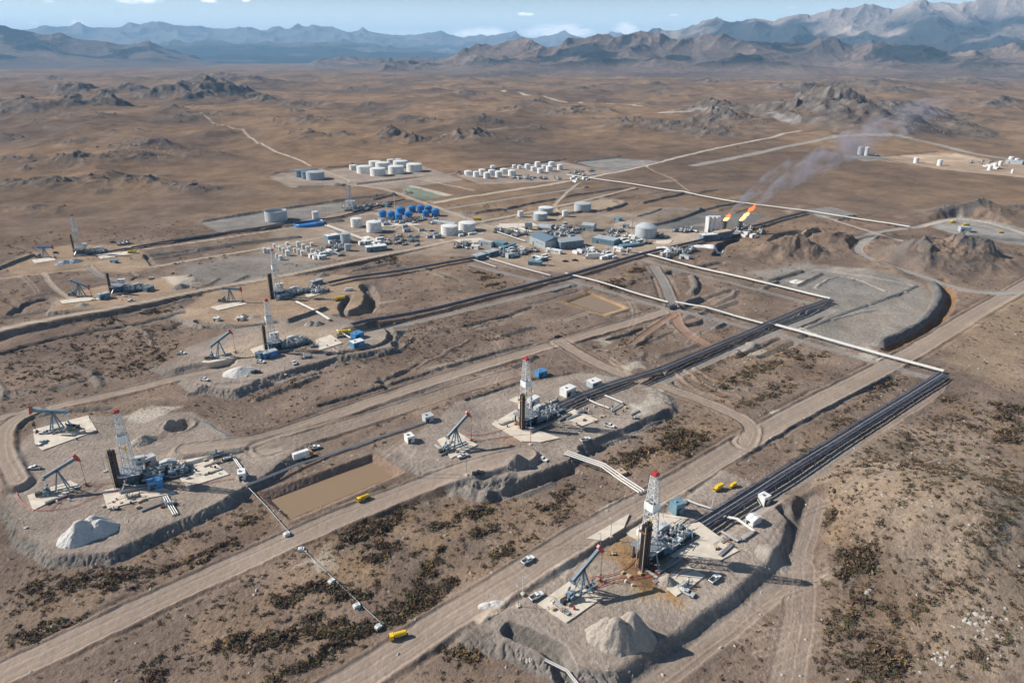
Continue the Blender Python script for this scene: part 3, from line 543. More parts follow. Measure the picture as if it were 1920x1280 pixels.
def grid_mesh(name, Xv, Yv, Zv, rn, an, colv, covv, material, zones=None, znames=None):
    idx = np.arange(rn * an).reshape(rn, an)
    F = np.stack([idx[:-1, :-1], idx[:-1, 1:], idx[1:, 1:], idx[1:, :-1]], -1).reshape(-1, 4)
    # vertex normals of the whole sheet, so split pieces shade as one
    V = np.stack([Xv, Yv, Zv], -1).astype(np.float32); G3 = V.reshape(rn, an, 3)
    du = np.gradient(G3, axis=1); dv = np.gradient(G3, axis=0); N = np.cross(du, dv).reshape(-1, 3); N /= np.linalg.norm(N, axis=1)[:, None] + 1e-12
    if N[:, 2].mean() < 0: N = -N
    fz = np.zeros(len(F), int) if zones is None else zones[F[:, 0]]
    res = []
    for z in range(len(znames or [name])):
        f = F[fz == z]
        if len(f) == 0: continue
        used = np.unique(f); rm = np.zeros(rn * an, np.int32); rm[used] = np.arange(len(used)); f = rm[f]
        f = f[:, ::-1] if np.cross(V[used][f[0, 1]] - V[used][f[0, 0]], V[used][f[0, 3]] - V[used][f[0, 0]])[2] < 0 else f
        me = bpy.data.meshes.new((znames or [name])[z]); me.vertices.add(len(used)); me.vertices.foreach_set('co', V[used].ravel())
        me.loops.add(f.size); me.loops.foreach_set('vertex_index', f.ravel().astype(np.int32))
        me.polygons.add(len(f)); me.polygons.foreach_set('loop_start', np.arange(0, f.size, 4, dtype=np.int32)); me.polygons.foreach_set('loop_total', np.full(len(f), 4, np.int32))
        me.update(calc_edges=True); me.polygons.foreach_set('use_smooth', np.ones(len(f), bool))
        a = me.color_attributes.new('soil', 'FLOAT_COLOR', 'POINT'); a.data.foreach_set('color', np.concatenate([colv[used], np.ones((len(used), 1))], 1).astype(np.float32).ravel())
        if covv is not None:
            a = me.color_attributes.new('cover', 'FLOAT_COLOR', 'POINT'); c_ = covv[used][:, None]; s2_ = smo[used][:, None]; a.data.foreach_set('color', np.concatenate([c_, s2_, c_, np.ones((len(used), 1))], 1).astype(np.float32).ravel())
        me.normals_split_custom_set_from_vertices(N[used])
        me.materials.append(material)
        o = bpy.data.objects.new((znames or [name])[z], me); COL.objects.link(o); o['kind'] = 'structure'; res.append(o)
    return res
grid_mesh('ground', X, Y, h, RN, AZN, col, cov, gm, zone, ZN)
# mud water
mud = bpy.data.materials.new('muddy_water'); mud.use_nodes = True; b = mud.node_tree.nodes['Principled BSDF']
b.inputs['Base Color'].default_value = (.25, .172, .105, 1); b.inputs['Roughness'].default_value = .12; b.inputs['Specular IOR Level'].default_value = .35
for Q, zw in PONDS:
    c_ = Q.mean(0); P = c_ + (Q - c_) * 1.02
    me = bpy.data.meshes.new('water'); me.from_pydata([(x, y, zw) for x, y in P], [], [list(range(len(P)))]); me.update()
    if me.polygons[0].normal.z < 0: me.flip_normals()
    me.materials.append(mud); o = bpy.data.objects.new('water', me); COL.objects.link(o); o['kind'] = 'structure'
# ================================================================= MOUNTAINS
HAZETOP = 0
def mrange(name, prof, rfoot, rcrest, rback, seed, scol, ridge_s, treeline=None, snow=None, rough=.55, na=1500, nr=150, flatz=0, fpatch=None):
    us = np.array([p[0] for p in prof], float); vs_ = np.array([p[1] for p in prof], float)
    a_l = []; e_l = []
    for u, v in zip(us, vs_):
        d = pixdir(u, v); a_l.append(math.atan2(d.x, d.y)); e_l.append(d.z / math.hypot(d.x, d.y))
    aa = np.linspace(a_l[0], a_l[-1], na); ee = np.interp(aa, a_l, e_l)
    ee = ee + 0
    r1 = np.concatenate([np.linspace(rfoot, rcrest, int(nr * .8)), np.linspace(rcrest, rback, nr - int(nr * .8) + 1)[1:]])
    A, RR = np.meshgrid(aa, r1); x = np.sin(A) * RR; y = np.cos(A) * RR; E = np.broadcast_to(ee, A.shape)
    hc = H + rcrest * E
    t = np.clip((RR - rfoot) / (rcrest - rfoot), 0, 1); tb = np.clip((RR - rcrest) / (rback - rcrest), 0, 1)
    S = np.where(RR <= rcrest, .25 * t + .75 * t ** 1.6, 1 - tb)
    rg = ridged(x + 200 * fbm(x, y, ridge_s * .7, 3, seed), y, ridge_s, 5, seed + 1, .44)
    rg2 = fbm(x, y, ridge_s * 1.7, 4, seed + 4)
    jag = ridged(x, y, ridge_s * .45, 4, seed, .48); hc = np.maximum(hc + (jag - .3) * rough * ridge_s * .12, 5)
    mod = 1 - rough * (1 - rg) * 1.15 * (1 - t ** 5) + .35 * rg2 * (1 - t ** 3)
    env = np.minimum(1, np.minimum(A - aa[0], aa[-1] - A) / .02)
    z = hc * S * np.clip(mod, 0, 1.6) * env + flatz - 6 * (1 - t) - (1 - env) * 20
    c0, c1, cf = scol
    nn = fbm(x, y, ridge_s * .5, 5, seed + 7)[..., None]; cc = c0 + (c1 - c0) * np.clip(.5 + 1.5 * nn, 0, 1)
    if treeline:
        fr = 1 - sstep(treeline * .85, treeline * 1.15, z + fbm(x, y, ridge_s * .4, 4, seed + 9) * treeline * .5)
        if fpatch: fr = sstep(40, 160, z) * sstep(fpatch, fpatch + .12, fbm(x, y, ridge_s * .45, 5, seed + 15) + .35 * (rg - .45)); cc = cc + (cf - cc) * fr[..., None] * .9; fr = fr * 0
        fr = fr * sstep(-.30, -.10, fbm(x, y, ridge_s * .9, 5, seed + 11) + .05 + .25 * (rg - .4)); cc = cc + (cf - cc) * fr[..., None] * .92
    if snow:
        sn = sstep(snow, snow * 1.15, z) * sstep(.1, .25, fbm(x, y, ridge_s * .25, 4, seed + 13) + .02); cc = cc + (C(.85, .87, .9) - cc) * sn[..., None]
    global HAZETOP
    HAZETOP = max(HAZETOP, float(z.max()) + 40)
    o = grid_mesh(name, x.ravel(), y.ravel(), z.ravel(), A.shape[0], A.shape[1], np.clip(cc, .01, .9).reshape(-1, 3), None, mm)[0]
    return o
FOREST = C(.020, .031, .036)
mrange('far_mountains', [(-500, 62), (-200, 60), (0, 60), (60, 55), (150, 49), (250, 47), (300, 45), (400, 54), (450, 52), (520, 56), (590, 49), (640, 57), (700, 57), (760, 66), (830, 61), (870, 68), (940, 61), (1000, 69), (1060, 61), (1100, 69), (1160, 61), (1230, 66), (1300, 58), (1500, 60), (2200, 60)],
       26000, 44000, 50000, 3, (C(.26, .23, .21), C(.18, .17, .17), FOREST), 5200, treeline=600, snow=1750, rough=.6, nr=130)
mrange('blue_mountains', [(-500, 100), (-100, 96), (100, 92), (300, 82), (430, 78), (520, 84), (640, 80), (760, 92), (860, 98), (1000, 100), (1200, 96), (1500, 90)],
       19000, 30000, 36000, 5, (C(.16, .14, .12), C(.10, .10, .09), FOREST), 4200, treeline=500, rough=.5, nr=110)
mrange('near_blue_mountains', [(-700, 30), (-300, 36), (-100, 40), (0, 47), (30, 55), (60, 61), (130, 72), (200, 74), (235, 86), (280, 81), (315, 92), (350, 104), (385, 117), (430, 127)],
       13000, 17500, 21000, 8, (C(.19, .15, .125), C(.13, .11, .10), FOREST), 2600, treeline=420, fpatch=-.02, rough=.45, nr=170)
mrange('high_mountains', [(1060, 104), (1150, 78), (1230, 60), (1280, 50), (1320, 38), (1355, 40), (1390, 36), (1415, 29), (1450, 38), (1500, 22), (1520, 26), (1555, 22), (1600, 14), (1650, 9), (1675, 13), (1712, 5), (1740, 12), (1800, 8), (1835, 3), (1870, 12), (1890, -6), (1930, -14), (2000, -12), (2200, -20), (2500, -10)],
       11500, 19500, 24000, 12, (C(.42, .345, .30), C(.25, .21, .195), FOREST), 3000, treeline=1020, snow=1650, rough=.62, nr=240, na=1700)
mrange('foothills', [(690, 132), (740, 122), (790, 121), (830, 119), (865, 108), (900, 92), (935, 82), (970, 76), (1010, 84), (1050, 88), (1090, 78), (1120, 72), (1160, 76), (1200, 65), (1230, 68), (1260, 76), (1300, 82), (1350, 70), (1420, 70), (1480, 79), (1550, 82), (1600, 92), (1680, 86), (1750, 96), (1850, 100), (1950, 92), (2200, 80), (2500, 90)],
       6700, 10200, 12500, 17, (C(.205, .155, .13), C(.125, .10, .09), FOREST), 2100, treeline=230, fpatch=.03, rough=.7, nr=240, na=1700)
mrange('low_ridges', [(560, 118), (600, 112), (660, 108), (720, 112), (770, 110), (830, 112), (880, 118)],
       10500, 13500, 15500, 21, (C(.2, .15, .125), C(.13, .11, .1), FOREST), 1200, rough=.5, nr=90, na=400)
# ================================================================= HAZE
hm = bpy.data.materials.new('thin_haze'); hm.use_nodes = True; hn = hm.node_tree.nodes; hn.clear()
pv = hn.new('ShaderNodeVolumePrincipled'); ho = hn.new('ShaderNodeOutputMaterial'); hm.node_tree.links.new(pv.outputs[0], ho.inputs['Volume'])
pv.inputs['Color'].default_value = (.37, .65, 1.0, 1); pv.inputs['Density'].default_value = HAZE; pv.inputs['Anisotropy'].default_value = .0
bm = bmesh.new(); bmesh.ops.create_cube(bm, size=1)
for v_ in bm.verts: v_.co = (v_.co.x * 130000, v_.co.y * 54000 + 24500, -60 if v_.co.z < 0 else HAZETOP)
me = bpy.data.meshes.new('haze'); bm.to_mesh(me); bm.free(); me.materials.append(hm)
o = bpy.data.objects.new('haze', me); COL.objects.link(o); o['kind'] = 'stuff'
# ================================================================= OBJECT HELPERS
AX = R(38.5)      # the heading shared by roads, racks and rigs of the field
M = {k: mat(k, *a) if isinstance(a, tuple) else mat(k, **a) for k, a in dict(
    mast_paint=dict(color=(.50, .50, .49), rough=.5, noise=.2, nscale=.6), white_paint=dict(color=(.68, .675, .65), rough=.5, noise=.18, nscale=.7, streak=True), grey_paint=dict(color=(.42, .44, .45), rough=.5, noise=.12, streak=True),
    steel=dict(color=(.30, .32, .34), rough=.4, metal=.35, noise=.15), dark_steel=dict(color=(.055, .06, .07), rough=.45, metal=.3, noise=.3, nscale=1.2), black=dict(color=(.02, .021, .024), rough=.6, noise=.2),
    blue_paint=dict(color=(.05, .22, .46), rough=.4, noise=.12, streak=True), teal_paint=dict(color=(.13, .23, .28), rough=.5, noise=.14, streak=True), pale_blue=dict(color=(.36, .40, .42), rough=.5, noise=.1, streak=True),
    steel_blue=dict(color=(.12, .155, .185), rough=.45, noise=.2), slate=dict(color=(.12, .18, .23), rough=.5, noise=.14, streak=True), sky_blue=dict(color=(.02, .17, .46), rough=.35, noise=.1), red_paint=dict(color=(.36, .035, .03), rough=.45, noise=.15), rust=dict(color=(.16, .075, .04), rough=.8, noise=.3, nscale=1.5),
    yellow=dict(color=(.72, .46, .02), rough=.45, noise=.1), concrete=dict(color=(.56, .49, .40), rough=.9, noise=.14, nscale=.25), glass=dict(color=(.02, .025, .03), rough=.12, noise=0), tyre=dict(color=(.018, .018, .018), rough=.85, noise=0),
    pipe_white=dict(color=(.58, .565, .53), rough=.4, noise=.08, nscale=.3), pipe_slate=dict(color=(.17, .18, .22), rough=.35, noise=.3, nscale=.3), pipe_dark=dict(color=(.095, .095, .125), rough=.32, metal=.25, noise=.25, nscale=.25), pipe_grey=dict(color=(.33, .33, .33), rough=.5, noise=.15),
    hose=dict(color=(.42, .07, .05), rough=.6, noise=.1), tan=dict(color=(.45, .34, .22), rough=.8, noise=.2), green=dict(color=(.04, .28, .20), rough=.5, noise=.1), orange=dict(color=(.6, .22, .04), rough=.5, noise=.1),
    gravel=dict(color=(.315, .272, .232), rough=1, noise=.22, nscale=1.6, bump=.9, spec=0), gravel_white=dict(color=(.50, .48, .45), rough=1, noise=.16, nscale=1.6, bump=.9, spec=0), gravel_dark=dict(color=(.22, .195, .175), rough=1, noise=.25, nscale=1.6, bump=.9, spec=0),
    shrub=dict(color=(.105, .072, .050), rough=1, noise=.35, nscale=.4, spec=0), shrub_green=dict(color=(.105, .092, .050), rough=1, noise=.35, nscale=.4, spec=0), straw=dict(color=(.22, .15, .075), rough=1, noise=.3, nscale=.5, spec=0), dark_stone=dict(color=(.13, .115, .10), rough=1, noise=.3, nscale=.5, spec=0), stone=dict(color=(.36, .335, .30), rough=1, noise=.2, nscale=.8, spec=0)).items()}
class MB:
    def __init__(s): s.v = []; s.f = []; s.m = []; s.mats = []; s.c = 0
    def use(s, mt):
        mt = M[mt]
        if mt not in s.mats: s.mats.append(mt)
        s.c = s.mats.index(mt); return s
    def add(s, vs, fs):
        o = len(s.v); s.v += [tuple(map(float, q)) for q in vs]; s.f += [tuple(i + o for i in f) for f in fs]; s.m += [s.c] * len(fs)
        return s
    def box(s, c, d, rz=0.0, top=1.0, ry=0.0):
        x, y, z = [q / 2 for q in d]; cs, sn = math.cos(rz), math.sin(rz); cy, sy = math.cos(ry), math.sin(ry); P = []
        for k, t in ((-z, 1), (z, top)):
            for i, j in ((-x, -y), (x, -y), (x, y), (-x, y)):
                i2, j2 = i * t, j * t; i3 = i2 * cy + k * sy; k3 = -i2 * sy + k * cy
                P.append((c[0] + i3 * cs - j2 * sn, c[1] + i3 * sn + j2 * cs, c[2] + k3))
        return s.add(P, [(3, 2, 1, 0), (4, 5, 6, 7), (0, 1, 5, 4), (1, 2, 6, 5), (2, 3, 7, 6), (3, 0, 4, 7)])
    def bar(s, a, b, w_, n=4, w2=None):
        a = Vector(a); b = Vector(b); d = b - a
        if d.length < 1e-6: return s
        d.normalize(); up = Vector((0, 0, 1)) if abs(d.z) < .95 else Vector((1, 0, 0)); e = d.cross(up).normalized(); g = e.cross(d); P = []
        for p, r_ in ((a, w_), (b, w2 if w2 is not None else w_)):
            for i in range(n):
                t = 2 * math.pi * (i + .5) / n; P.append(p + (e * math.cos(t) + g * math.sin(t)) * r_)
        F = [(i, (i + 1) % n, n + (i + 1) % n, n + i) for i in range(n)] + [tuple(range(n))[::-1], tuple(range(n, 2 * n))]
        return s.add(P, F)
    def path(s, pts, r_, n=6):
        pts = [Vector(p) for p in pts]; P = []
        for k, p in enumerate(pts):
            d = (pts[min(k + 1, len(pts) - 1)] - pts[max(k - 1, 0)]).normalized(); up = Vector((0, 0, 1)) if abs(d.z) < .95 else Vector((1, 0, 0)); e = d.cross(up).normalized(); g = e.cross(d)
            for i in range(n):
                t = 2 * math.pi * (i + .5) / n; P.append(p + (e * math.cos(t) + g * math.sin(t)) * r_)
        F = []
        for k in range(len(pts) - 1):
            F += [(k * n + i, k * n + (i + 1) % n, (k + 1) * n + (i + 1) % n, (k + 1) * n + i) for i in range(n)]
        F += [tuple(range(n))[::-1], tuple(range((len(pts) - 1) * n, len(pts) * n))]
        return s.add(P, F)
    def lathe(s, prof, c=(0, 0, 0), n=20, axis='z'):
        P = []; F = []
        for r_, z in prof:
            for i in range(n):
                t = 2 * math.pi * i / n; q = (r_ * math.cos(t), r_ * math.sin(t), z)
                if axis == 'x': q = (q[2], q[0], q[1])
                if axis == 'y': q = (q[0], q[2], q[1])
                P.append((c[0] + q[0], c[1] + q[1], c[2] + q[2]))
        for k in range(len(prof) - 1):
            F += [(k * n + i, k * n + (i + 1) % n, (k + 1) * n + (i + 1) % n, (k + 1) * n + i) for i in range(n)]
        F += [tuple(range(n))[::-1], tuple(range((len(prof) - 1) * n, len(prof) * n))]
        return s.add(P, F)
    def prism(s, poly, y0, y1):
        """poly in x, z extruded along y"""
        n = len(poly); P = [(x, y0, z) for x, z in poly] + [(x, y1, z) for x, z in poly]
        return s.add(P, [tuple(range(n))[::-1], tuple(range(n, 2 * n))] + [(i, (i + 1) % n, n + (i + 1) % n, n + i) for i in range(n)])
    def mesh(s, name, smooth=False):
        me = bpy.data.meshes.new(name); me.from_pydata(s.v, [], s.f)
        for m_ in s.mats: me.materials.append(m_)
        me.polygons.foreach_set('material_index', s.m)
        me.update(); bm = bmesh.new(); bm.from_mesh(me); bmesh.ops.recalc_face_normals(bm, faces=bm.faces); bm.to_mesh(me); bm.free()
        if smooth:
            me.polygons.foreach_set('use_smooth', [True] * len(me.polygons)); me.set_sharp_from_angle(angle=R(40))
        return me
    def build(s, name, parent=None, smooth=False):
        o = bpy.data.objects.new(name, s.mesh(name, smooth)); COL.objects.link(o)
        if parent is not None: o.parent = parent
        return o
def tag(o, label, cat, group=None):
    o['label'] = label; o['category'] = cat
    if group: o['group'] = group
    return o
def thing(name, label, cat, loc=(0, 0, 0), rz=0.0, group=None):
    o = bpy.data.objects.new(name, None); COL.objects.link(o); o.location = loc; o.rotation_euler = (0, 0, rz); o.empty_display_size = 1
    return tag(o, label, cat, group)
def copy_tree(o, parent=None):
    c_ = o.copy(); COL.objects.link(c_); c_.parent = parent
    for ch in list(o.children): copy_tree(ch, c_)
    return c_
def put(proto, first, loc, rz, label=None, group=None, scale=None):
    o = proto if first else copy_tree(proto)
    o.location = loc; o.rotation_euler = (0, 0, rz)
    if label: o['label'] = label
    if group: o['group'] = group
    if scale: o.scale = (scale,) * 3
    return o
def ppm(u, v):
    x, y, z = G(u, v); return FPX / depth(x, y, z)
def heading(a, b):
    p = G(*a); q = G(*b); return math.atan2(q[1] - p[1], q[0] - p[0])
RND = random.Random(5)
def plate(px, name, mt, zt=.35, dz=None, kind='structure'):
    """a flat slab with real thickness lying on the ground"""
    P = [G(u, v) for u, v in px]; z = sorted(p[2] for p in P)[len(P) // 2] + .15 if dz is None else dz; b_ = MB().use(mt); n_ = len(P)
    b_.add([(p[0], p[1], z - 4) for p in P] + [(p[0], p[1], z + zt) for p in P], [tuple(range(n_))[::-1], tuple(range(n_, 2 * n_))] + [(i, (i + 1) % n_, n_ + (i + 1) % n_, n_ + i) for i in range(n_)])
    o = b_.build(name); o['kind'] = kind; return o
# ================================================================= DRILLING RIGS
def lattice(b_, z0, z1, h0, h1, n_, w_=.16, br=.09, cx=0, cy=0, open_=False):
    def hw(z): return h0 + (h1 - h0) * (z - z0) / (z1 - z0)
    for sx in (-1, 1):
        for sy in (-1, 1): b_.bar((cx + sx * h0, cy + sy * h0, z0), (cx + sx * h1, cy + sy * h1, z1), w_)
    for k in range(n_):
        a = z0 + (z1 - z0) * k / n_; c_ = z0 + (z1 - z0) * (k + 1) / n_; ha, hc_ = hw(a), hw(c_)
        cs = [(-1, -1), (1, -1), (1, 1), (-1, 1)]
        for i in range(4):
            p, q = cs[i], cs[(i + 1) % 4]; b_.bar((cx + p[0] * hc_, cy + p[1] * hc_, c_), (cx + q[0] * hc_, cy + q[1] * hc_, c_), br)
            if k % 2 == i % 2: p, q = q, p
            b_.bar((cx + p[0] * ha, cy + p[1] * ha, a), (cx + q[0] * hc_, cy + q[1] * hc_, c_), br)
def rig(loc, rz, label, full=True, s=1.0, mast_h=42, house='white_paint', mm_='mast_paint', nrack=6, seed=0, short=False):
    rd = random.Random(seed)
    t = thing('drilling_rig', label, 'drilling rig', loc, rz, 'drilling rigs on the well pads'); t.scale = (s,) * 3
    b_ = MB().use('dark_steel')       # substructure
    for x in (-4.5, 4.5):
        for y in (-4, 0, 4): b_.box((x, y, 3.2), (.7, .7, 6.4))
    for y in (-4, 4):
        for x0 in (-4.5, 0): b_.bar((x0, y, .3), (x0 + 4.5, y, 6.2), .18); b_.bar((x0 + 4.5, y, .3), (x0, y, 6.2), .18)
    b_.box((0, -4, .3), (11, .8, .6)); b_.box((0, 4, .3), (11, .8, .6)); b_.use('slate').box((0, 0, 2.2), (6, 5, 3.6))
    b_.build('substructure', t)
    b_ = MB().use('steel'); b_.box((0, 0, 6.6), (11, 10, .5))
    for x in (-5.4, 5.4): b_.bar((x, -5, 7.9), (x, 5, 7.9), .07)
    for y in (-4.9, 4.9):
        b_.bar((-5.4, y, 7.9), (5.4, y, 7.9), .07)
        for x in range(-5, 6, 2): b_.bar((x, y, 6.8), (x, y, 7.9), .05)
    b_.build('drill_floor', t)
    if not short:
        b_ = MB().use(mm_); lattice(b_, 6.8, mast_h * .60, 2.5, 2.0, 6, .22, .12); lattice(b_, mast_h * .66, mast_h - 1.5, 1.9, 1.2, 8, .20, .11)
        b_.build('mast', t)
        b_ = MB().use('white_paint'); zz = mast_h * .63
        for sx, sy, dx, dy in ((0, -1, 4.6, .15), (0, 1, 4.6, .15), (-1, 0, .15, 4.6), (1, 0, .15, 4.6)): b_.box((sx * 2.3, sy * 2.3, zz), (dx if dx > 1 else .15, dy if dy > 1 else .15, mast_h * .085))
        b_.box((0, 0, zz - mast_h * .035), (4.4, 4.4, .2)); b_.build('monkey_board', t)
        b_ = MB().use('red_paint'); b_.box((0, 0, mast_h - .9), (2.5, 2.5, .9)); b_.box((0, 0, mast_h - .1), (1.2, 2.0, .8)); b_.bar((1.2, 0, mast_h - .3), (2.2, 0, mast_h + 1.2), .12); b_.build('crown_block', t)
        b_ = MB().use('yellow'); b_.box((0, 0, 19), (1.0, .8, 2.4)); b_.use('black')
        for dx in (-.3, .3): b_.bar((dx, 0, 20), (dx, 0, mast_h - 1.4), .06)
        b_.use('steel').bar((0, 0, 6.8), (0, 0, 18), .16, 6); b_.build('travelling_block', t)
        b_ = MB().use('red_paint')
        for y in (-3, 3): b_.bar((1.5, y * .5, mast_h * .64), (12, y * 1.4, 3.4), .05)
        b_.build('guy_line', t)
    # racked drill pipe beside the mast, standing on the ground
    b_ = MB()
    for k in range(nrack):
        for j in range(4):
            b_.use(('black', 'rust', 'black', 'dark_steel')[(k + j) % 4]).bar((-4.6 - k * .62, -4.2 + j * .62, .2), (-4.3 - k * .62, -4.2 + j * .62, mast_h * .53 + rd.uniform(-.6, .3)), .24, 6)
    b_.use('rust'); b_.box((-4.4 - nrack * .31, -3.2, mast_h * .45), (nrack * .66 + .8, 3.4, .25)); b_.box((-4.4 - nrack * .31, -3.2, .25), (nrack * .66 + 1, 3.4, .4))
    for y in (-4.8, -1.5): b_.use('tan').bar((-4.5 - nrack * .64, y, .2), (-4.5 - nrack * .62, y, mast_h * .53), .16)
    b_.build('pipe_rack', t)
    # doghouse, cabins, mud tanks, engines, pumps
    b_ = MB().use(house); b_.box((3.2, 5.9, 8.6), (6, 2.6, 3)); b_.use('glass').box((1.2, 4.58, 8.9), (1.4, .06, .9)); b_.box((4, 4.58, 8.9), (1.4, .06, .9)); b_.build('doghouse', t)
    b_ = MB().use('slate')
    for i, (x, y) in enumerate([(10, -3.4), (10, 0), (10, 3.4), (21, -2), (21, 2)]):
        b_.use(('slate', 'dark_steel', 'grey_paint', 'slate', 'dark_steel')[i]); b_.box((x, y, 1.6), (9, 2.8, 2.6)); b_.use('steel'); b_.box((x, y, 3.0), (9.2, 1.1, .15))
        for k in range(5): b_.bar((x - 4.4 + k * 2.2, y - 1.4, 2.9), (x - 4.4 + k * 2.2, y - 1.4, 4.0), .06)
        b_.bar((x - 4.4, y - 1.4, 4.0), (x + 4.4, y - 1.4, 4.0), .06)
        for k in range(3): b_.use('grey_paint').lathe([(.5, 0), (.5, 1.3), (.2, 1.5)], (x - 3 + k * 3, y + .6, 2.9), 8)
    b_.build('mud_tank', t)
    b_ = MB().use('dark_steel'); b_.box((15, 0, 1.1), (24, 11.5, .2))
    for x in (4, 10, 16, 22, 26): b_.box((x, 0, .5), (.5, 11, 1.2))
    for k in range(80):
        x, y = rd.uniform(5, 25), rd.uniform(-6, 5.5); z = rd.uniform(1.5, 5.2); L = rd.uniform(1.2, 6)
        b_.use(rd.choice(['white_paint', 'steel', 'grey_paint', 'pipe_grey', 'dark_steel', 'teal_paint'])); a = rd.choice([0, 0, math.pi / 2, .3]); q = rd.random()
        if q < .55: b_.bar((x, y, z), (x + L * math.cos(a), y + L * math.sin(a), z), rd.uniform(.08, .2), 6)
        elif q < .8: b_.bar((x, y, 0), (x, y, z + 1), .1)
        else: b_.box((x, y, z - .4), (rd.uniform(.8, 2), rd.uniform(.8, 1.6), rd.uniform(.8, 1.6)))
    b_.build('pipework', t)
    b_ = MB().use('grey_paint'); b_.prism([(0, 0), (8, 0), (8, 2.8), (4, 3.5), (0, 2.8)], 0, 2.8)
    for i in range(len(b_.v)): x, y, z = b_.v[i]; b_.v[i] = (x + 12, y + 4.9, z + (1.6 if full else 0))
    b_.build('engine_house', t)
    b_ = MB().use('steel')
    for k in range(9): b_.box((5.6 + k * .7, -4.4, 6.4 - k * .72), (.75, 1.3, .12))
    b_.bar((5.4, -5, 7.6), (12, -5, .9), .06); b_.bar((5.4, -3.8, 7.6), (12, -3.8, .9), .06); b_.build('stairs', t)
    b_ = MB().use('white_paint'); b_.bar((-3.5, -4.8, 6.4), (3.5, -4.9, 6.4), .35); b_.box((0, -5.3, 6.5), (9, 1.0, .3), 0); b_.build('catwalk', t)
    if full:
        b_ = MB().use('steel'); b_.box((2, -9.5, 1.2), (14, 2.2, .5), 0); b_.bar((-4, -9.5, 1), (-1, -5, 6.4), .35)
        for k in range(7): b_.use('rust' if k % 2 else 'pipe_grey').bar((-4.5, -8.8 - k * .24, 1.65), (8.5, -8.8 - k * .24, 1.65), .11, 6)
        b_.build('pipe_tray', t)
    return t
# rig base positions: mast foot on the ground
rig(G(1214, 1044), AX, 'nearest drilling rig, red crowned white lattice mast on the right foreground pad', nrack=7, seed=1)
rig(G(250, 902), R(22), 'drilling rig beside a blue container on the left foreground pad, red crown', seed=2, nrack=5, house='grey_paint', mast_h=40)
rig(G(986, 795), AX, 'drilling rig amid cream slabs in the centre of the field, with a red crown', seed=3, nrack=4)
rig(G(512, 654), R(30), 'drilling rig with white cabin on the middle left pad below another rig', seed=4, nrack=3, mast_h=38)
rig(G(522, 556), R(30), 'drilling rig with rusty mast and pipe stands on the orange tinted pad', seed=5, nrack=5, mast_h=43)
rig(G(152, 476), R(14), 'farthest left drilling rig, thin mast with pale blue panel', seed=6, nrack=2, mast_h=43)
rig(G(222, 547), R(18), 'drilling rig without a raised mast, brown pipe stand and pink machinery', seed=7, nrack=3, mast_h=36, short=True)
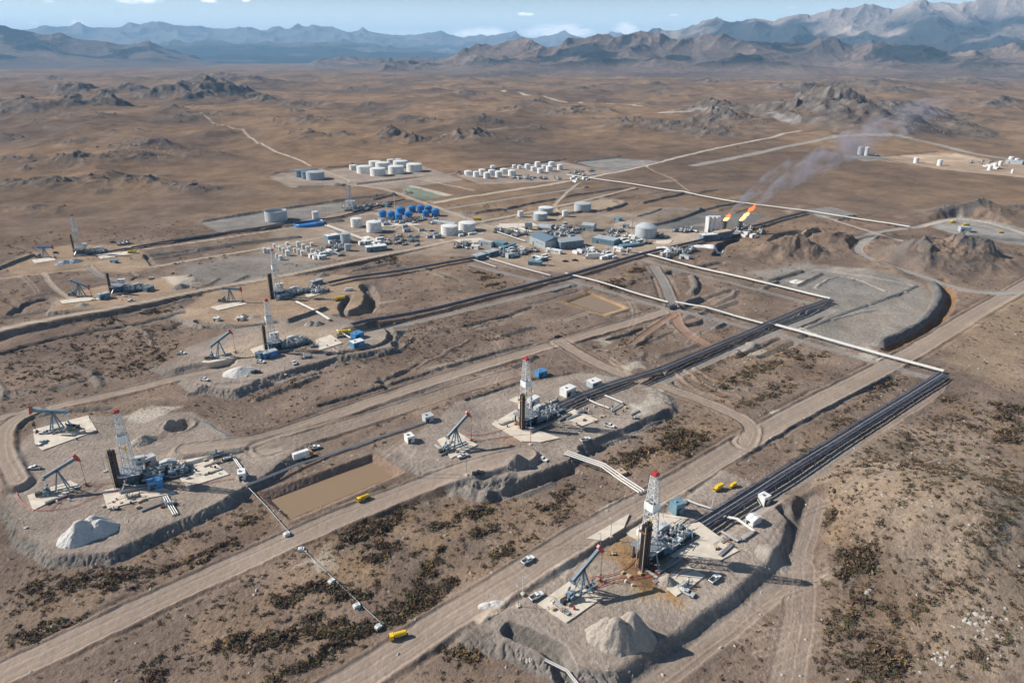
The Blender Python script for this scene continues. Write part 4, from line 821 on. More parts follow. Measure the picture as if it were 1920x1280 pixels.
# ================================================================= PUMP JACKS
def jack(loc, rz, label, tilt=30, s=1.0, beam='pale_blue', eng='slate'):
    t = thing('pump_jack', label, 'pump jack', loc, rz, 'pump jacks on the well pads'); t.scale = (s,) * 3; T = R(tilt)
    b_ = MB().use('slate'); b_.box((-2, -1.1, .4), (18, .5, .7)); b_.box((-2, 1.1, .4), (18, .5, .7))
    for x in (-10, -6, -2, 2, 6): b_.box((x, 0, .4), (.5, 2.2, .5))
    b_.build('skid', t)
    ap = Vector((0, 0, 11.2)); b_ = MB().use('slate')
    for y in (-2, 2): b_.bar((2.8, y, .7), ap + Vector((.2, y * .12, 0)), .36); b_.bar((-2.8, y, .7), ap + Vector((-.2, y * .12, 0)), .36)
    for z in (3.5, 6.5):
        f = 1 - z / 11.2; b_.bar((2.8 * f, -2 * f, z), (2.8 * f, 2 * f, z), .12); b_.bar((-2.8 * f, -2 * f, z), (-2.8 * f, 2 * f, z), .12)
        for y in (-2, 2): b_.bar((-2.8 * f, y * f, z), (2.8 * f, y * f, z), .10)
    b_.use('dark_steel').box(ap + Vector((0, 0, .2)), (1.2, 1.4, .7)); b_.build('samson_post', t)
    d = Vector((math.cos(T), 0, math.sin(T))); up = Vector((-math.sin(T), 0, math.cos(T))); c0 = ap + Vector((0, 0, .9)); F = c0 + d * 9.2; B = c0 - d * 6.5
    b_ = MB().use(beam); mid = (F + B) / 2; b_.box(mid, (15.7, .6, 1.4), 0, 1, -T); b_.box(mid + up * .7, (15.7, 1.15, .18), 0, 1, -T); b_.box(mid - up * .7, (15.7, 1.15, .18), 0, 1, -T); b_.build('walking_beam', t)
    # horse head: an arc centred on the bearing
    b_ = MB().use('red_paint'); poly = []
    r_ = 10.6
    for k in range(9):
        a = T + R(-15 + 27 * k / 8); poly.append((c0.x + r_ * math.cos(a), c0.z + r_ * math.sin(a)))
    e = F + up * 1.9; poly.append((e.x, e.z)); e = F - up * 1.2 - d * .3; poly.append((e.x, e.z)); b_.prism(poly, -.55, .55); b_.build('horse_head', t)
    hx = c0.x + 10.6; zb = c0.z + 10.6 * math.sin(max(T - R(15), -.2)); b_ = MB().use('black')
    b_.bar((hx - .6, -.3, max(zb, 4)), (hx - .6, -.15, 3.4), .06); b_.bar((hx - .6, .3, max(zb, 4)), (hx - .6, .15, 3.4), .06); b_.box((hx - .6, 0, 3.4), (.5, .8, .25)); b_.bar((hx - .6, 0, 3.4), (hx - .6, 0, 1.6), .09, 6); b_.build('polished_rod', t)
    b_ = MB().use('rust'); b_.lathe([(.6, 0), (.6, .5), (.3, .6), (.3, 1.8)], (hx - .6, 0, .1), 10); b_.bar((hx - 2.2, 0, 1), (hx + 1.4, 0, 1), .22, 8); b_.use('red_paint').lathe([(.5, -.06), (.5, .06)], (hx - .6, -.9, 1.1), 10, 'y'); b_.bar((hx - .6, -1.6, .6), (hx - .6, 1.6, .6), .16, 8); b_.build('wellhead', t)
    # gearbox, cranks, weights, pitmans
    gx = -6.3; b_ = MB().use(eng); b_.box((gx, 0, 2.4), (3.0, 1.6, 2.6), 0, .8); b_.lathe([(.9, -.9), (.9, .9)], (gx, 0, 3.2), 14, 'y'); b_.build('gearbox', t)
    for y in (-1.5, 1.5):
        b_ = MB().use('dark_steel'); b_.bar((gx, y, 3.2), (gx + .9, y, 5.8 - 1), .42); b_.use('slate').prism([(gx - 1.9, 1.0), (gx + .9, .9), (gx + 1.2, 2.4), (gx + .2, 3.4), (gx - 1.5, 2.6)], y - .3, y + .3); b_.build('crank', t)
        b_ = MB().use('white_paint'); b_.bar((gx + .9, y, 4.8), (B.x, y * .7, B.z - .5), .2); b_.build('pitman_arm', t)
    b_ = MB().use(beam); b_.box((B.x, 0, B.z - .4), (1.1, 3.0, .9)); b_.build('equalizer', t)
    b_ = MB().use('dark_steel'); b_.box((-10, 0, 1.5), (2.2, 1.8, 1.9)); b_.lathe([(.9, -.2), (.9, .2)], (-8.6, -1.1, 1.9), 12, 'y'); b_.use('yellow').box((-8.3, 1.2, 1.3), (2.4, .3, 1.6)); b_.build('engine', t)
    b_ = MB().use('tan'); 
    for x in (-11.5, 3.6):
        for y in (-2.6, 2.6): b_.bar((x, y, .3), (x, y, 1.6), .06)
    for y in (-2.6, 2.6):
        b_.bar((-11.5, y, 1.6), (3.6, y, 1.6), .06); b_.bar((-11.5, y, 1), (3.6, y, 1), .05)
        for x in range(-9, 3, 3): b_.bar((x, y, .3), (x, y, 1.6), .05)
    b_.build('guard_rail', t)
    return t
PJ = [((1092, 1110), AX, 30, 1.0, 'nearest pump jack, horse head raised, on the oily right foreground slab', 'steel_blue'),
      ((118, 920), R(28), 24, 1.0, 'pump jack with long narrow slab and red hoses at the left edge', 'steel_blue'),
      ((108, 808), R(192), 10, 1.05, 'pump jack facing left inside the curved bank on the left', 'teal_paint'),
      ((856, 838), AX, 34, 1.0, 'pump jack on a cream slab between the mud pond and the central rig', 'steel_blue'),
      ((415, 668), AX, 27, 1.0, 'pump jack above the pale gravel cone on the middle left pad', 'slate'),
      ((434, 566), R(0), -3, 1.0, 'pump jack on the orange tinted pad left of the rusty rig', 'slate'),
      ((152, 556), R(-8), -18, 1.05, 'pump jack with lowered head by the long embankment road', 'teal_paint'),
      ((86, 483), R(4), 0, .95, 'farthest pump jack with level beam at the upper left', 'sky_blue')]
for (u, v), rz, tl, s_, lb, bm_ in PJ: jack(G(u, v), rz, lb, tl, s_, bm_)
# slabs
for px in [[(1008, 1133), (1072, 1088), (1128, 1122), (1062, 1168)], [(1160, 985), (1215, 955), (1290, 972), (1268, 990), (1310, 988), (1385, 1033), (1350, 1052), (1262, 1045), (1190, 1010)],
           [(1240, 1095), (1290, 1062), (1322, 1080), (1300, 1098), (1268, 1118)], [(1170, 990), (1180, 965), (1100, 1010), (1130, 1015)],
           [(52, 930), (132, 902), (152, 912), (62, 958)], [(62, 806), (166, 780), (182, 808), (80, 845), (66, 832)], [(820, 825), (858, 810), (895, 835), (846, 860)],
           [(192, 922), (268, 900), (330, 925), (280, 934), (202, 955)], [(305, 862), (360, 842), (400, 850), (400, 868), (330, 880)], [(330, 885), (400, 866), (430, 890), (350, 915)],
           [(922, 795), (968, 768), (990, 800), (1050, 822), (1012, 830), (978, 828)], [(1040, 770), (1070, 765), (1122, 788), (1085, 802)], [(955, 750), (975, 742), (980, 760)],
           [(378, 682), (402, 665), (440, 672), (392, 690)], [(592, 638), (620, 628), (642, 644), (600, 657)], [(470, 655), (500, 645), (510, 660), (480, 668)], [(395, 576), (450, 566), (465, 570), (410, 582)],
           [(560, 548), (600, 538), (612, 548), (580, 558)], [(60, 488), (100, 482), (105, 488), (66, 494)], [(112, 564), (180, 556), (190, 562), (118, 570)], [(180, 478), (250, 470), (262, 474), (190, 486)]]:
    plate(px, 'concrete_pad', 'concrete')
# ================================================================= PIPELINES
def offset(P, d):
    Q = []
    for i, p in enumerate(P):
        a = Vector(P[max(i - 1, 0)]).xy; c_ = Vector(P[min(i + 1, len(P) - 1)]).xy; t = (c_ - a).normalized(); Q.append((p[0] - t.y * d, p[1] + t.x * d, p[2]))
    return Q
def line3(px, step=12):
    P = [G(u, v) for u, v in px]; Q = []
    for a, c_ in zip(P[:-1], P[1:]):
        n_ = max(1, int(math.dist(a[:2], c_[:2]) / step))
        for k in range(n_): t = k / n_; Q.append((a[0] + (c_[0] - a[0]) * t, a[1] + (c_[1] - a[1]) * t))
    Q.append(P[-1][:2]); Z = [hz(*q) for q in Q]; Z2 = list(Z)
    for _ in range(4): Z2 = [max(Z2[i], (Z2[max(i - 1, 0)] + Z2[i] + Z2[min(i + 1, len(Z2) - 1)]) / 3) for i in range(len(Z2))]
    return [(q[0], q[1], z) for q, z in zip(Q, Z2)]
def pipeline(px, label, npipe, gap, rad, hgt, mt, sup='steel', n=6, cat='pipeline', name='pipeline', every=1, mats=None, group=None, two=0):
    P = line3(px); t = thing(name, label, cat, P[0], 0, group); o0 = Vector(P[0])
    for k in range(npipe):
        d = (k - (npipe - 1) / 2) * gap; b_ = MB().use((mats or [mt])[k % len(mats or [mt])]); lv = (k % 3 == 1) * two
        b_.path([Vector(q) + Vector((0, 0, hgt + lv)) - o0 for q in offset(P, d)], rad * (1 if k % 3 else 1.25 if mats else 1), n); b_.build('pipe', t, True)
    hw = (npipe - 1) / 2 * gap + rad * 1.6; L = offset(P, hw); Rr = offset(P, -hw); cnt = 0; b_ = MB().use(sup)
    idx = list(range(0, len(P), every)); many = len(idx) > 100
    for i in idx:
        a = Vector(L[i]) - o0; c_ = Vector(Rr[i]) - o0
        if not many or cnt >= 100: pass
        if npipe > 1:
            b_.bar(a + Vector((0, 0, hgt - rad - .15)), c_ + Vector((0, 0, hgt - rad - .15)), .2); b_.bar(a + Vector((0, 0, -1)), a + Vector((0, 0, hgt + .1)), .2); b_.bar(c_ + Vector((0, 0, -1)), c_ + Vector((0, 0, hgt + .1)), .2)
        else: b_.box(a + Vector((0, 0, hgt / 2 - .6)), (.9, .9, hgt + .6))
        if b_.v and cnt < 99: b_.build('support', t); b_ = MB().use(sup); cnt += 1
    if b_.v: b_.build('support', t)
    return t
dk = ['pipe_dark', 'dark_steel', 'pipe_slate', 'pipe_dark', 'pipe_grey']
pipeline([(1282, 1012), (1440, 912), (1600, 812), (1766, 708)], 'broad rack of dark pipes climbing right from the nearest drilling rig', 9, .86, .30, 2.6, 'pipe_dark', mats=dk, cat='pipe rack', name='pipe_rack', two=.5)
pipeline([(1012, 785), (1100, 745), (1240, 700), (1440, 613), (1556, 567)], 'dark pipe rack running right from the central drilling rig', 8, .88, .33, 2.6, 'pipe_dark', mats=dk, cat='pipe rack', name='pipe_rack', two=.5)
pipeline([(660, 617), (800, 588), (930, 555), (1060, 522), (1200, 481), (1300, 458), (1510, 401)], 'longest dark pipe rack passing below the plant yard to the flares', 7, .95, .38, 2.8, 'pipe_dark', mats=['pipe_dark', 'dark_steel', 'pipe_grey', 'pipe_dark'], cat='pipe rack', name='pipe_rack', every=2, two=.5)
pipeline([(615, 535), (700, 520), (800, 504), (880, 489), (925, 480)], 'dark pipe rack from the rusty rig to the plant huts', 6, .95, .38, 2.6, 'pipe_dark', mats=dk, cat='pipe rack', name='pipe_rack', every=2, two=.5)
pipeline([(205, 474), (300, 457), (420, 440), (560, 421), (640, 408), (760, 376)], 'thin dark pipe rack from the far left rig along the pale road', 4, 1.3, .45, 1.6, 'dark_steel', cat='pipe rack', name='pipe_rack', every=3)
pipeline([(1768, 701), (1600, 655), (1440, 610)], 'white pipes meeting the end of the nearest dark rack at a corner', 3, 1.4, .42, 2.4, 'pipe_white')
pipeline([(1430, 611), (1350, 592), (1266, 571)], 'white pipes between the small junction platform and the central rack', 2, 1.2, .42, 2.4, 'pipe_white')
pipeline([(1252, 571), (1160, 544), (1060, 517)], 'white double pipes running past the small mud pond', 2, 1.2, .42, 2.4, 'pipe_white')
pipeline([(1555, 564), (1400, 526), (1200, 477)], 'white pipes running to the right from below the storage yard', 3, 1.15, .4, 2.4, 'pipe_white')
pipeline([(1062, 330), (1200, 350), (1400, 384), (1520, 399), (1705, 429)], 'farthest white pipeline crossing the plain behind the flares', 2, 1.5, .55, 2.4, 'pipe_white', every=2)
pipeline([(880, 487), (930, 503)], 'short white pipe leaving the huts at the lower rack', 1, 1, .5, 1.4, 'pipe_white'); pipeline([(918, 487), (975, 504), (1032, 519)], 'thin white pipe crossing bare ground towards the longest rack', 1, 1, .6, 1.6, 'pipe_white')
pipeline([(1060, 851), (1130, 886), (1203, 925)], 'three parallel white pipes descending behind the nearest derrick', 3, 1.7, .38, 1.2, 'pipe_white', 'concrete')
pipeline([(556, 569), (588, 584), (618, 602)], 'white twin pipes between the two middle left pads', 2, 1.1, .5, 1.6, 'pipe_white'); pipeline([(632, 622), (658, 637)], 'short white pipe at the corner by the yellow loader', 1, 1, .6, 1.5, 'pipe_white')
pipeline([(612, 425), (660, 443), (714, 464)], 'two white pipes ending at the long blue shed', 2, 3.2, .6, 2.2, 'pipe_white')
pipeline([(1346, 972), (1380, 984), (1413, 998), (1392, 1012)], 'bent white pipes beside the white hut of the nearest pad', 3, .6, .22, 1.0, 'pipe_white'); pipeline([(1332, 956), (1308, 948), (1288, 940), (1280, 946)], 'white pipe loop behind the teal hut', 2, .7, .25, 1.0, 'pipe_white')
pipeline([(1098, 750), (1120, 760), (1142, 768)], 'white pipe branch on the lower side of the central rack', 1, 1, .5, 1.2, 'pipe_white'); pipeline([(1134, 744), (1168, 758), (1146, 771)], 'bent white pipe branch right of the central rack', 1, 1, .5, 1.2, 'pipe_white'); pipeline([(1084, 737), (1106, 746)], 'short white pipe from the white hut into the central rack', 1, 1, .5, 1.4, 'pipe_white')
pipeline([(1498, 623), (1570, 592), (1625, 572)], 'lower half of the thin grey pipe on the grey flat', 2, 1.3, .3, .6, 'pipe_grey'); pipeline([(1630, 571), (1680, 553), (1718, 536)], 'upper half of the thin grey pipe on the grey flat', 2, 1.3, .3, .6, 'pipe_grey')
pipeline([(340, 876), (400, 858), (450, 846)], 'grey pipes leaving the rig on the left foreground pad', 3, .8, .25, 1.2, 'pipe_grey'); pipeline([(437, 858), (450, 876), (462, 895)], 'slanting white twin pipes above the small white hut', 2, .8, .28, 1.0, 'pipe_white'); pipeline([(310, 932), (330, 966)], 'three white pipes near the left pad edge', 3, .9, .25, .8, 'pipe_white')
pipeline([(452, 900), (500, 952), (545, 1002)], 'thin dark pipe down the bank left of the mud pond', 1, 1, .25, .5, 'dark_steel'); pipeline([(462, 912), (560, 876), (700, 826), (800, 792)], 'grey twin pipe along the top of the large mud pond', 2, 1.2, .35, .8, 'pipe_grey')
pipeline([(572, 1036), (640, 1100), (716, 1172)], 'thin pipe crossing the brush between the two foreground roads', 1, 1, .18, .6, 'dark_steel', 'concrete', every=2); pipeline([(1022, 1238), (1062, 1268), (1090, 1296)], 'white pipe at the bottom edge below the gravel heap', 2, .7, .25, .5, 'pipe_white')
pipeline([(932, 437), (985, 455)], 'white pipe running to the big gabled shed', 1, 1, .6, 1.8, 'pipe_white'); pipeline([(940, 434), (965, 430), (990, 436)], 'curved white pipe behind the big gabled shed', 1, 1, .6, 2.2, 'pipe_white')
# hoses
def hose(px, label, r_=.16, mt='hose'):
    P = smooth_line([tuple(G(u, v)) for u, v in px], 3); o = P[0]; b_ = MB().use(mt); b_.path([(p[0] - o[0], p[1] - o[1], hz(p[0], p[1]) + .5 - o[2]) for p in P], r_, 5)
    ob = b_.build('red_hose', None, True); ob.location = o; tag(ob, label, 'hose', 'red hoses on the pads'); return ob
for px, lb in [([(1112, 1098), (1104, 1082), (1150, 1080), (1180, 1062), (1194, 1042)], 'red hose curving from the nearest pump jack up to the pipe stands'), ([(1118, 1100), (1145, 1085), (1210, 1078), (1236, 1062)], 'red hose running right under the nearest rig'), ([(1119, 1102), (1150, 1092), (1240, 1078)], 'lower red hose of the nearest pad beside the small cone'), ([(1266, 1088), (1272, 1078), (1300, 1070)], 'short red hose at the sorting slab'),
               ([(1282, 1052), (1320, 1035), (1330, 1030)], 'red hose on the small square tray of the nearest rig'), ([(874, 815), (900, 818), (940, 808), (972, 795)], 'red hose between the central pump jack and rig'), ([(872, 822), (880, 830), (960, 818), (1000, 815)], 'lower red hose of the central pad'),
               ([(28, 912), (35, 935), (60, 958), (90, 958), (140, 952), (180, 930), (240, 920)], 'long red hose round the left pump jack slab'), ([(175, 922), (190, 908), (215, 906), (235, 906)], 'red hose to the pipe stand of the left rig'), ([(202, 946), (260, 925), (320, 922)], 'red hose across the left rig slab'), ([(330, 918), (380, 908), (440, 898)], 'red hose right of the left rig'), ([(95, 958), (110, 940), (125, 936)], 'short red hose end below the left pump jack')]: hose(px, lb)
# ================================================================= TANKS
def tank(u, v, wpx, hpx, label, mt='white_paint', roof='cone', group=None, roofm=None, small=False, z=0):
    """u, v = the foot of the tank as seen; wpx, hpx = its seen width and side height"""
    x, y, zz = G(u, v); k = FPX / depth(x, y, zz); r_ = wpx / 2 / k; dirv = Vector((x, y)).normalized(); x += dirv.x * r_; y += dirv.y * r_; zz = hz(x, y)
    el = math.atan2(H - zz, math.hypot(x, y)); hh = hpx / (FPX / depth(x, y, zz)) / math.cos(el)
    t = thing('storage_tank', label, 'tank', (x, y, zz), RND.uniform(0, .5), group); n_ = 18 if small else 32
    b_ = MB().use(mt)
    prof = [(r_, -1), (r_, hh)] if roof == 'open' else [(r_, -1), (r_, hh)]
    if roof == 'open':
        th = .4; b_.lathe([(r_, -1), (r_, hh), (r_ - th, hh), (r_ - th, .5), (0.01, .5)], n=n_)
    else: b_.lathe(prof, n=n_)
    b_.build('shell', t, True)
    if roof != 'open':
        b_ = MB().use(roofm or mt); e = .25 if small else .12
        b_.lathe([(r_ * 1.015, hh - .15), (r_ * 1.015, hh + .1), (r_ * .55, hh + r_ * (e * .6 if roof == 'cone' else .3)), (.05, hh + r_ * (e if roof == 'cone' else .38))], n=n_); b_.build('roof', t, True)
    if not small:
        b_ = MB().use('steel'); 
        for q in range(n_):
            a = 2 * math.pi * q / n_; a2 = 2 * math.pi * (q + 1) / n_
            b_.bar((r_ * math.cos(a), r_ * math.sin(a), hh + 1.1), (r_ * math.cos(a2), r_ * math.sin(a2), hh + 1.1), .05)
            b_.bar((r_ * math.cos(a), r_ * math.sin(a), hh), (r_ * math.cos(a), r_ * math.sin(a), hh + 1.1), .04)
        b_.build('railing', t)
        b_ = MB().use('steel'); m_ = 14
        for q in range(m_):
            a = -2.2 + 1.3 * q / m_; b_.box(((r_ + .6) * math.cos(a), (r_ + .6) * math.sin(a), .3 + hh * q / m_), (1.2, .9, .12), a)
        b_.build('stairs', t)
        b_ = MB().use('grey_paint')
        for zb in (hh * .33, hh * .66): b_.lathe([(r_ + .08, zb), (r_ + .08, zb + .25)], n=n_)
        b_.build('band', t, True)
    else:
        b_ = MB().use('steel'); b_.bar((0, -r_ - .3, 0), (0, -r_ - .3, hh + .4), .12); b_.bar((.6, -r_ - .3, 0), (.6, -r_ - .3, hh + .4), .12); b_.build('ladder', t)
    return t
for a in [(566, 333, 24, 12, 'rear dark slate tank in the bunded compound at the upper left', 'slate'), (577, 336, 22, 12, 'middle slate tank partly hidden by the bigger blue grey one', 'slate'), (592, 338, 34, 13, 'largest blue grey tank of the upper left compound', 'pale_blue'),
          (663, 319, 15, 8, 'leftmost and smallest white tank of the big white tank farm'), (703, 312, 22, 8, 'rear left white tank of the big tank farm'), (718, 318, 27, 11, 'white tank at the centre of the big tank farm'), (751, 315, 27, 11, 'white tank at the rear of the big tank farm'), (733, 306, 14, 5, 'low rear white tank of the big tank farm'), (747, 305, 11, 4, 'tiny rear white tank of the big tank farm'),
          (684, 326, 29, 12, 'front left white tank of the big tank farm'), (709, 331, 29, 13, 'front white tank of the big tank farm nearest the road'), (743, 327, 29, 13, 'front right white tank of the big tank farm'), (777, 323, 29, 13, 'rightmost white tank of the big tank farm')]:
    tank(a[0], a[1], a[2], a[3], a[4], a[5] if len(a) > 5 else 'white_paint', group='large tanks beyond the plant')
tank(519, 417, 41, 18, 'wide open topped grey tank on the grey evaporation pad', 'grey_paint', 'open')
tank(592, 411, 12, 13, 'slim white tank right of the open topped tank'); tank(669, 427, 21, 15, 'left pale tank of the pair above the pipe run'); tank(702, 437, 28, 18, 'ribbed pale tank of the pair above the pipe run')
tank(649, 456, 19, 16, 'blue grey tank beside the dark green shed', 'pale_blue'); tank(652, 471, 11, 12, 'small pale tank with cap in front of the blue grey tank', 'pale_blue')
tank(843, 442, 32, 15, 'bright white tank, left of the twin tanks', 'white_paint'); tank(876, 435, 32, 14, 'bright white tank, right of the twin tanks', 'white_paint')
tank(1013, 415, 26, 13, 'front pale tank of the overlapping pair in the bund', 'pale_blue', roofm='white_paint'); tank(1023, 404, 28, 13, 'rear pale tank of the overlapping pair in the bund', 'pale_blue', roofm='white_paint'); tank(1059, 407, 11, 11, 'small white tank between larger bunded tanks'); tank(976, 408, 11, 11, 'small white tank left of the bunded pair'); tank(1092, 397, 32, 14, 'lone large grey blue tank inside the round bund', 'pale_blue', roofm='grey_paint')
tank(1210, 448, 40, 18, 'wide grey tank with a domed roof at the right of the yard', 'grey_paint', 'dome')
for a in [(718, 408, 14, 10), (734, 412, 15, 12), (752, 403, 17, 11), (748, 415, 14, 11), (766, 409, 14, 9), (773, 399, 14, 10), (789, 400, 14, 12), (799, 407, 13, 10), (804, 398, 13, 9), (817, 406, 15, 11)]:
    tank(*a, 'saturated blue tank in the cluster of blue tanks', 'sky_blue', 'dome', 'blue tanks in a double row', small=True)
for a in [(878, 328, 15, 6), (893, 332, 12, 9), (904, 328, 13, 9), (913, 335, 13, 10), (922, 329, 13, 9), (935, 333, 13, 10), (945, 326, 14, 8), (960, 330, 15, 9), (924, 318, 10, 4)]:
    tank(*a, 'small white tank in the left half of the small tank farm', 'white_paint', 'cone', 'small white tanks, left half', small=True)
for a in [(964, 315, 8, 5), (974, 317, 8, 6), (989, 317, 11, 8), (1008, 314, 11, 9), (1000, 321, 10, 7), (1013, 325, 12, 8), (1020, 318, 9, 7), (1030, 322, 13, 9), (1034, 313, 12, 8), (1050, 319, 11, 9)]:
    tank(*a, 'small white tank in the right half of the small tank farm', 'white_paint', 'cone', 'small white tanks, right half', small=True)
for a in [(497, 475, 6, 9), (505, 475, 8, 8), (515, 465, 6, 7), (520, 467, 5, 5), (525, 470, 6, 7), (532, 474, 6, 8), (540, 480, 9, 9), (540, 464, 7, 9), (543, 470, 7, 7), (553, 473, 6, 7), (560, 476, 6, 8), (568, 480, 8, 9), (560, 463, 8, 9), (569, 467, 7, 8), (577, 471, 7, 8), (586, 475, 7, 7), (520, 484, 6, 8), (527, 488, 8, 8), (585, 462, 7, 6)]:
    tank(*a, 'small off white tank in the loose rows above the embankment road', 'white_paint', 'cone', 'small tanks in loose rows', small=True)
tank(1612, 291, 10, 13, 'left of two tall white silos on the right plain', 'white_paint', 'dome', small=True); tank(1624, 292, 10, 14, 'right of two tall white silos on the right plain', 'white_paint', 'dome', small=True)
tank(1717, 306, 9, 9, 'lone white tank left of the pale clearing', small=True); tank(1761, 311, 9, 10, 'lone white tank below the pale clearing', small=True)
for a in [(1855, 320, 8, 9), (1865, 316, 8, 9), (1875, 311, 7, 8), (1898, 325, 5, 7), (1895, 303, 9, 8), (1906, 305, 8, 7)]: tank(*a, 'small white tank at the far right edge of the plain', 'white_paint', 'cone', 'tanks at the far right', small=True)
# ================================================================= BUILDINGS
def hut(f, r_, dep, ht, label, mt='teal_paint', roof='flat', roofm=None, cat='shed', name=None, group=None, wins=0, hm=False):
    """f, r_ = front left and front right ground corners in the photo; dep metres deep, ht metres high"""
    a = Vector(G(*f)); c_ = Vector(G(*r_)); z = min(a.z, c_.z) - .2; L = (c_ - a).xy.length; an = math.atan2(c_.y - a.y, c_.x - a.x)
    t = thing(name or ('container_cabin' if cat == 'container' else 'shed'), label, cat, (a.x, a.y, z), an, group)
    b_ = MB().use(mt); b_.box((L / 2, dep / 2, ht / 2), (L, dep, ht)); b_.build('wall', t)
    b_ = MB().use(roofm or mt)
    if roof == 'gable':
        rh = dep * .16; b_.add([(-.3, -.3, ht), (L + .3, -.3, ht), (L + .3, dep / 2, ht + rh), (-.3, dep / 2, ht + rh), (-.3, dep + .3, ht), (L + .3, dep + .3, ht)], [(0, 1, 2, 3), (3, 2, 5, 4), (0, 3, 4), (1, 5, 2), (0, 4, 5, 1)])
        b_.use('steel'); n_ = int(L / 3) + 1
        for k in range(n_ + 1): q = -.3 + (L + .6) * k / n_; b_.bar((q, -.3, ht + .05), (q, dep / 2, ht + rh + .05), .06); b_.bar((q, dep + .3, ht + .05), (q, dep / 2, ht + rh + .05), .06)
    elif roof == 'arch':
        n_ = 10; P = [(dep / 2 - dep / 2 * math.cos(math.pi * k / n_), ht + dep * .28 * math.sin(math.pi * k / n_)) for k in range(n_ + 1)]
        b_.add([(0, y, zz) for y, zz in P] + [(L, y, zz) for y, zz in P], [tuple(range(n_ + 1)), tuple(range(n_ + 1, 2 * n_ + 2))] + [(k, k + 1, n_ + 2 + k, n_ + 1 + k) for k in range(n_)])
    else:
        b_.box((L / 2, dep / 2, ht + .12), (L + .3, dep + .3, .24)); b_.use('steel').box((L * .3, dep / 2, ht + .5), (1.2, 1.0, .6))
    b_.build('roof', t)
    b_ = MB().use('dark_steel'); dw = min(2.5, L * .3); b_.box((L * .25, -.02, min(ht * .7, 4) / 2), (dw, .12, min(ht * .7, 4))); b_.build('door', t)
    for k in range(wins or max(1, int(L / 4))):
        b_ = MB().use('glass'); q = L * .45 + (L * .5) * k / max(1, (wins or int(L / 4))); b_.box((q, -.03, ht * .6), (1.2, .12, .9)); b_.build('window', t)
        if k > 4: break
    if L > 12:
        b_ = MB().use(mt); n_ = int(L / 1.5)
        for k in range(n_ + 1): b_.box((L * k / n_, -.08, ht / 2), (.18, .1, ht - .1))
        b_.build('cladding_rib', t); bpy.data.objects[t.children[-1].name]['kind'] = 'stuff'
    return t
hut((993, 456), (1022, 468), 24, 9, 'big pale blue shed with a slanted ridge roof in the yard centre', 'pale_blue', 'gable', 'slate', wins=5)
hut((1051, 468.5), (1094, 463), 17, 8.5, 'long dark blue shed joined to the big shed', 'slate', 'gable', 'pale_blue', wins=5)
hut((1110, 455), (1150, 462), 16, 6.5, 'blue shed with vertical buttresses at the right of the yard', 'teal_paint', 'flat', 'pale_blue', wins=5)
hut((1090, 432), (1112, 434), 14, 7, 'light blue gabled shed behind the machinery', 'pale_blue', 'gable'); hut((1008, 430), (1032, 432), 12, 2.5, 'pale blue arched shelter below the bund', 'pale_blue', 'arch', cat='shelter')
hut((984, 431), (998, 431), 6, 9, 'tall narrow pale blue building left of the arched shelter', 'pale_blue')
hut((688, 473), (726, 469), 9, 5.5, 'long teal shed at the end of two white pipes', 'teal_paint', roofm='white_paint'); hut((616, 456), (638, 452), 10, 8, 'dark green shed with white roof edges beside the blue grey tank', 'teal_paint', roofm='white_paint')
hut((895, 489), (912, 484), 9, 5, 'left dark teal hut straddling the pipe rack', 'slate', roofm='pale_blue'); hut((918, 482), (936, 477), 9, 5, 'right blue hut beside the pipe rack', 'teal_paint', roofm='pale_blue'); hut((953, 485), (964, 483), 6, 5, 'small pale blue hut in front of the pipe rack', 'pale_blue')
hut((922, 462), (944, 466), 9, 6, 'square teal building left of the big shed', 'teal_paint'); hut((945, 470), (968, 462), 6, 4, 'long slanting blue module by the yard piping', 'teal_paint'); hut((897, 460), (921, 464), 5, 6, 'row of pale grey boxes left of the teal building', 'grey_paint'); hut((883, 466), (896, 468), 5, 4, 'little white cabin near the yard road', 'white_paint', cat='cabin')
hut((990, 497), (1013, 499), 7, 4, 'low blue cabin on the storage yard', 'teal_paint', cat='cabin'); hut((1022, 472), (1050, 477), 5, 4, 'white and pale blue cabins before the big shed', 'white_paint', cat='cabin'); hut((1150, 412), (1160, 415), 6, 4, 'small blue cabin up by the bare track', 'teal_paint', cat='cabin')
hut((928, 425), (928 + 12, 426), 5, 6, 'small white building right of the twin white tanks', 'white_paint') if False else hut((926, 434), (938, 435), 6, 5, 'small pale box building right of the twin white tanks', 'grey_paint')
hut((1150, 468), (1163, 473), 4, 4, 'white slanting wall panel in the storage yard', 'white_paint', cat='panel'); hut((1168, 466), (1200, 461), 8, 3, 'low blue pitched shelter in the storage yard', 'teal_paint', 'gable', cat='shelter'); hut((1176, 474), (1184, 474), 3, 5, 'tall white block beside the blue pitched shelter', 'white_paint', cat='panel')
hut((1167, 427), (1178, 428), 5, 5, 'pale blue cabin behind the domed tank', 'pale_blue', cat='cabin'); hut((1178, 446), (1190, 449), 4, 4, 'white cabin left of the domed tank', 'white_paint', cat='cabin'); hut((1100, 471), (1112, 472), 8, 3, 'white roofed cabin in the cluster behind the lorry', 'white_paint', cat='cabin')
for u in (1327, 1335, 1342): hut((u, 436), (u + 7, 434), 5, 19, {1327: 'leftmost of three tall narrow white blocks by the flare', 1335: 'middle of three tall narrow white blocks by the flare', 1342: 'rightmost of three tall narrow white blocks by the flare'}[u], 'white_paint', cat='process block', name='process_block', roofm='white_paint')
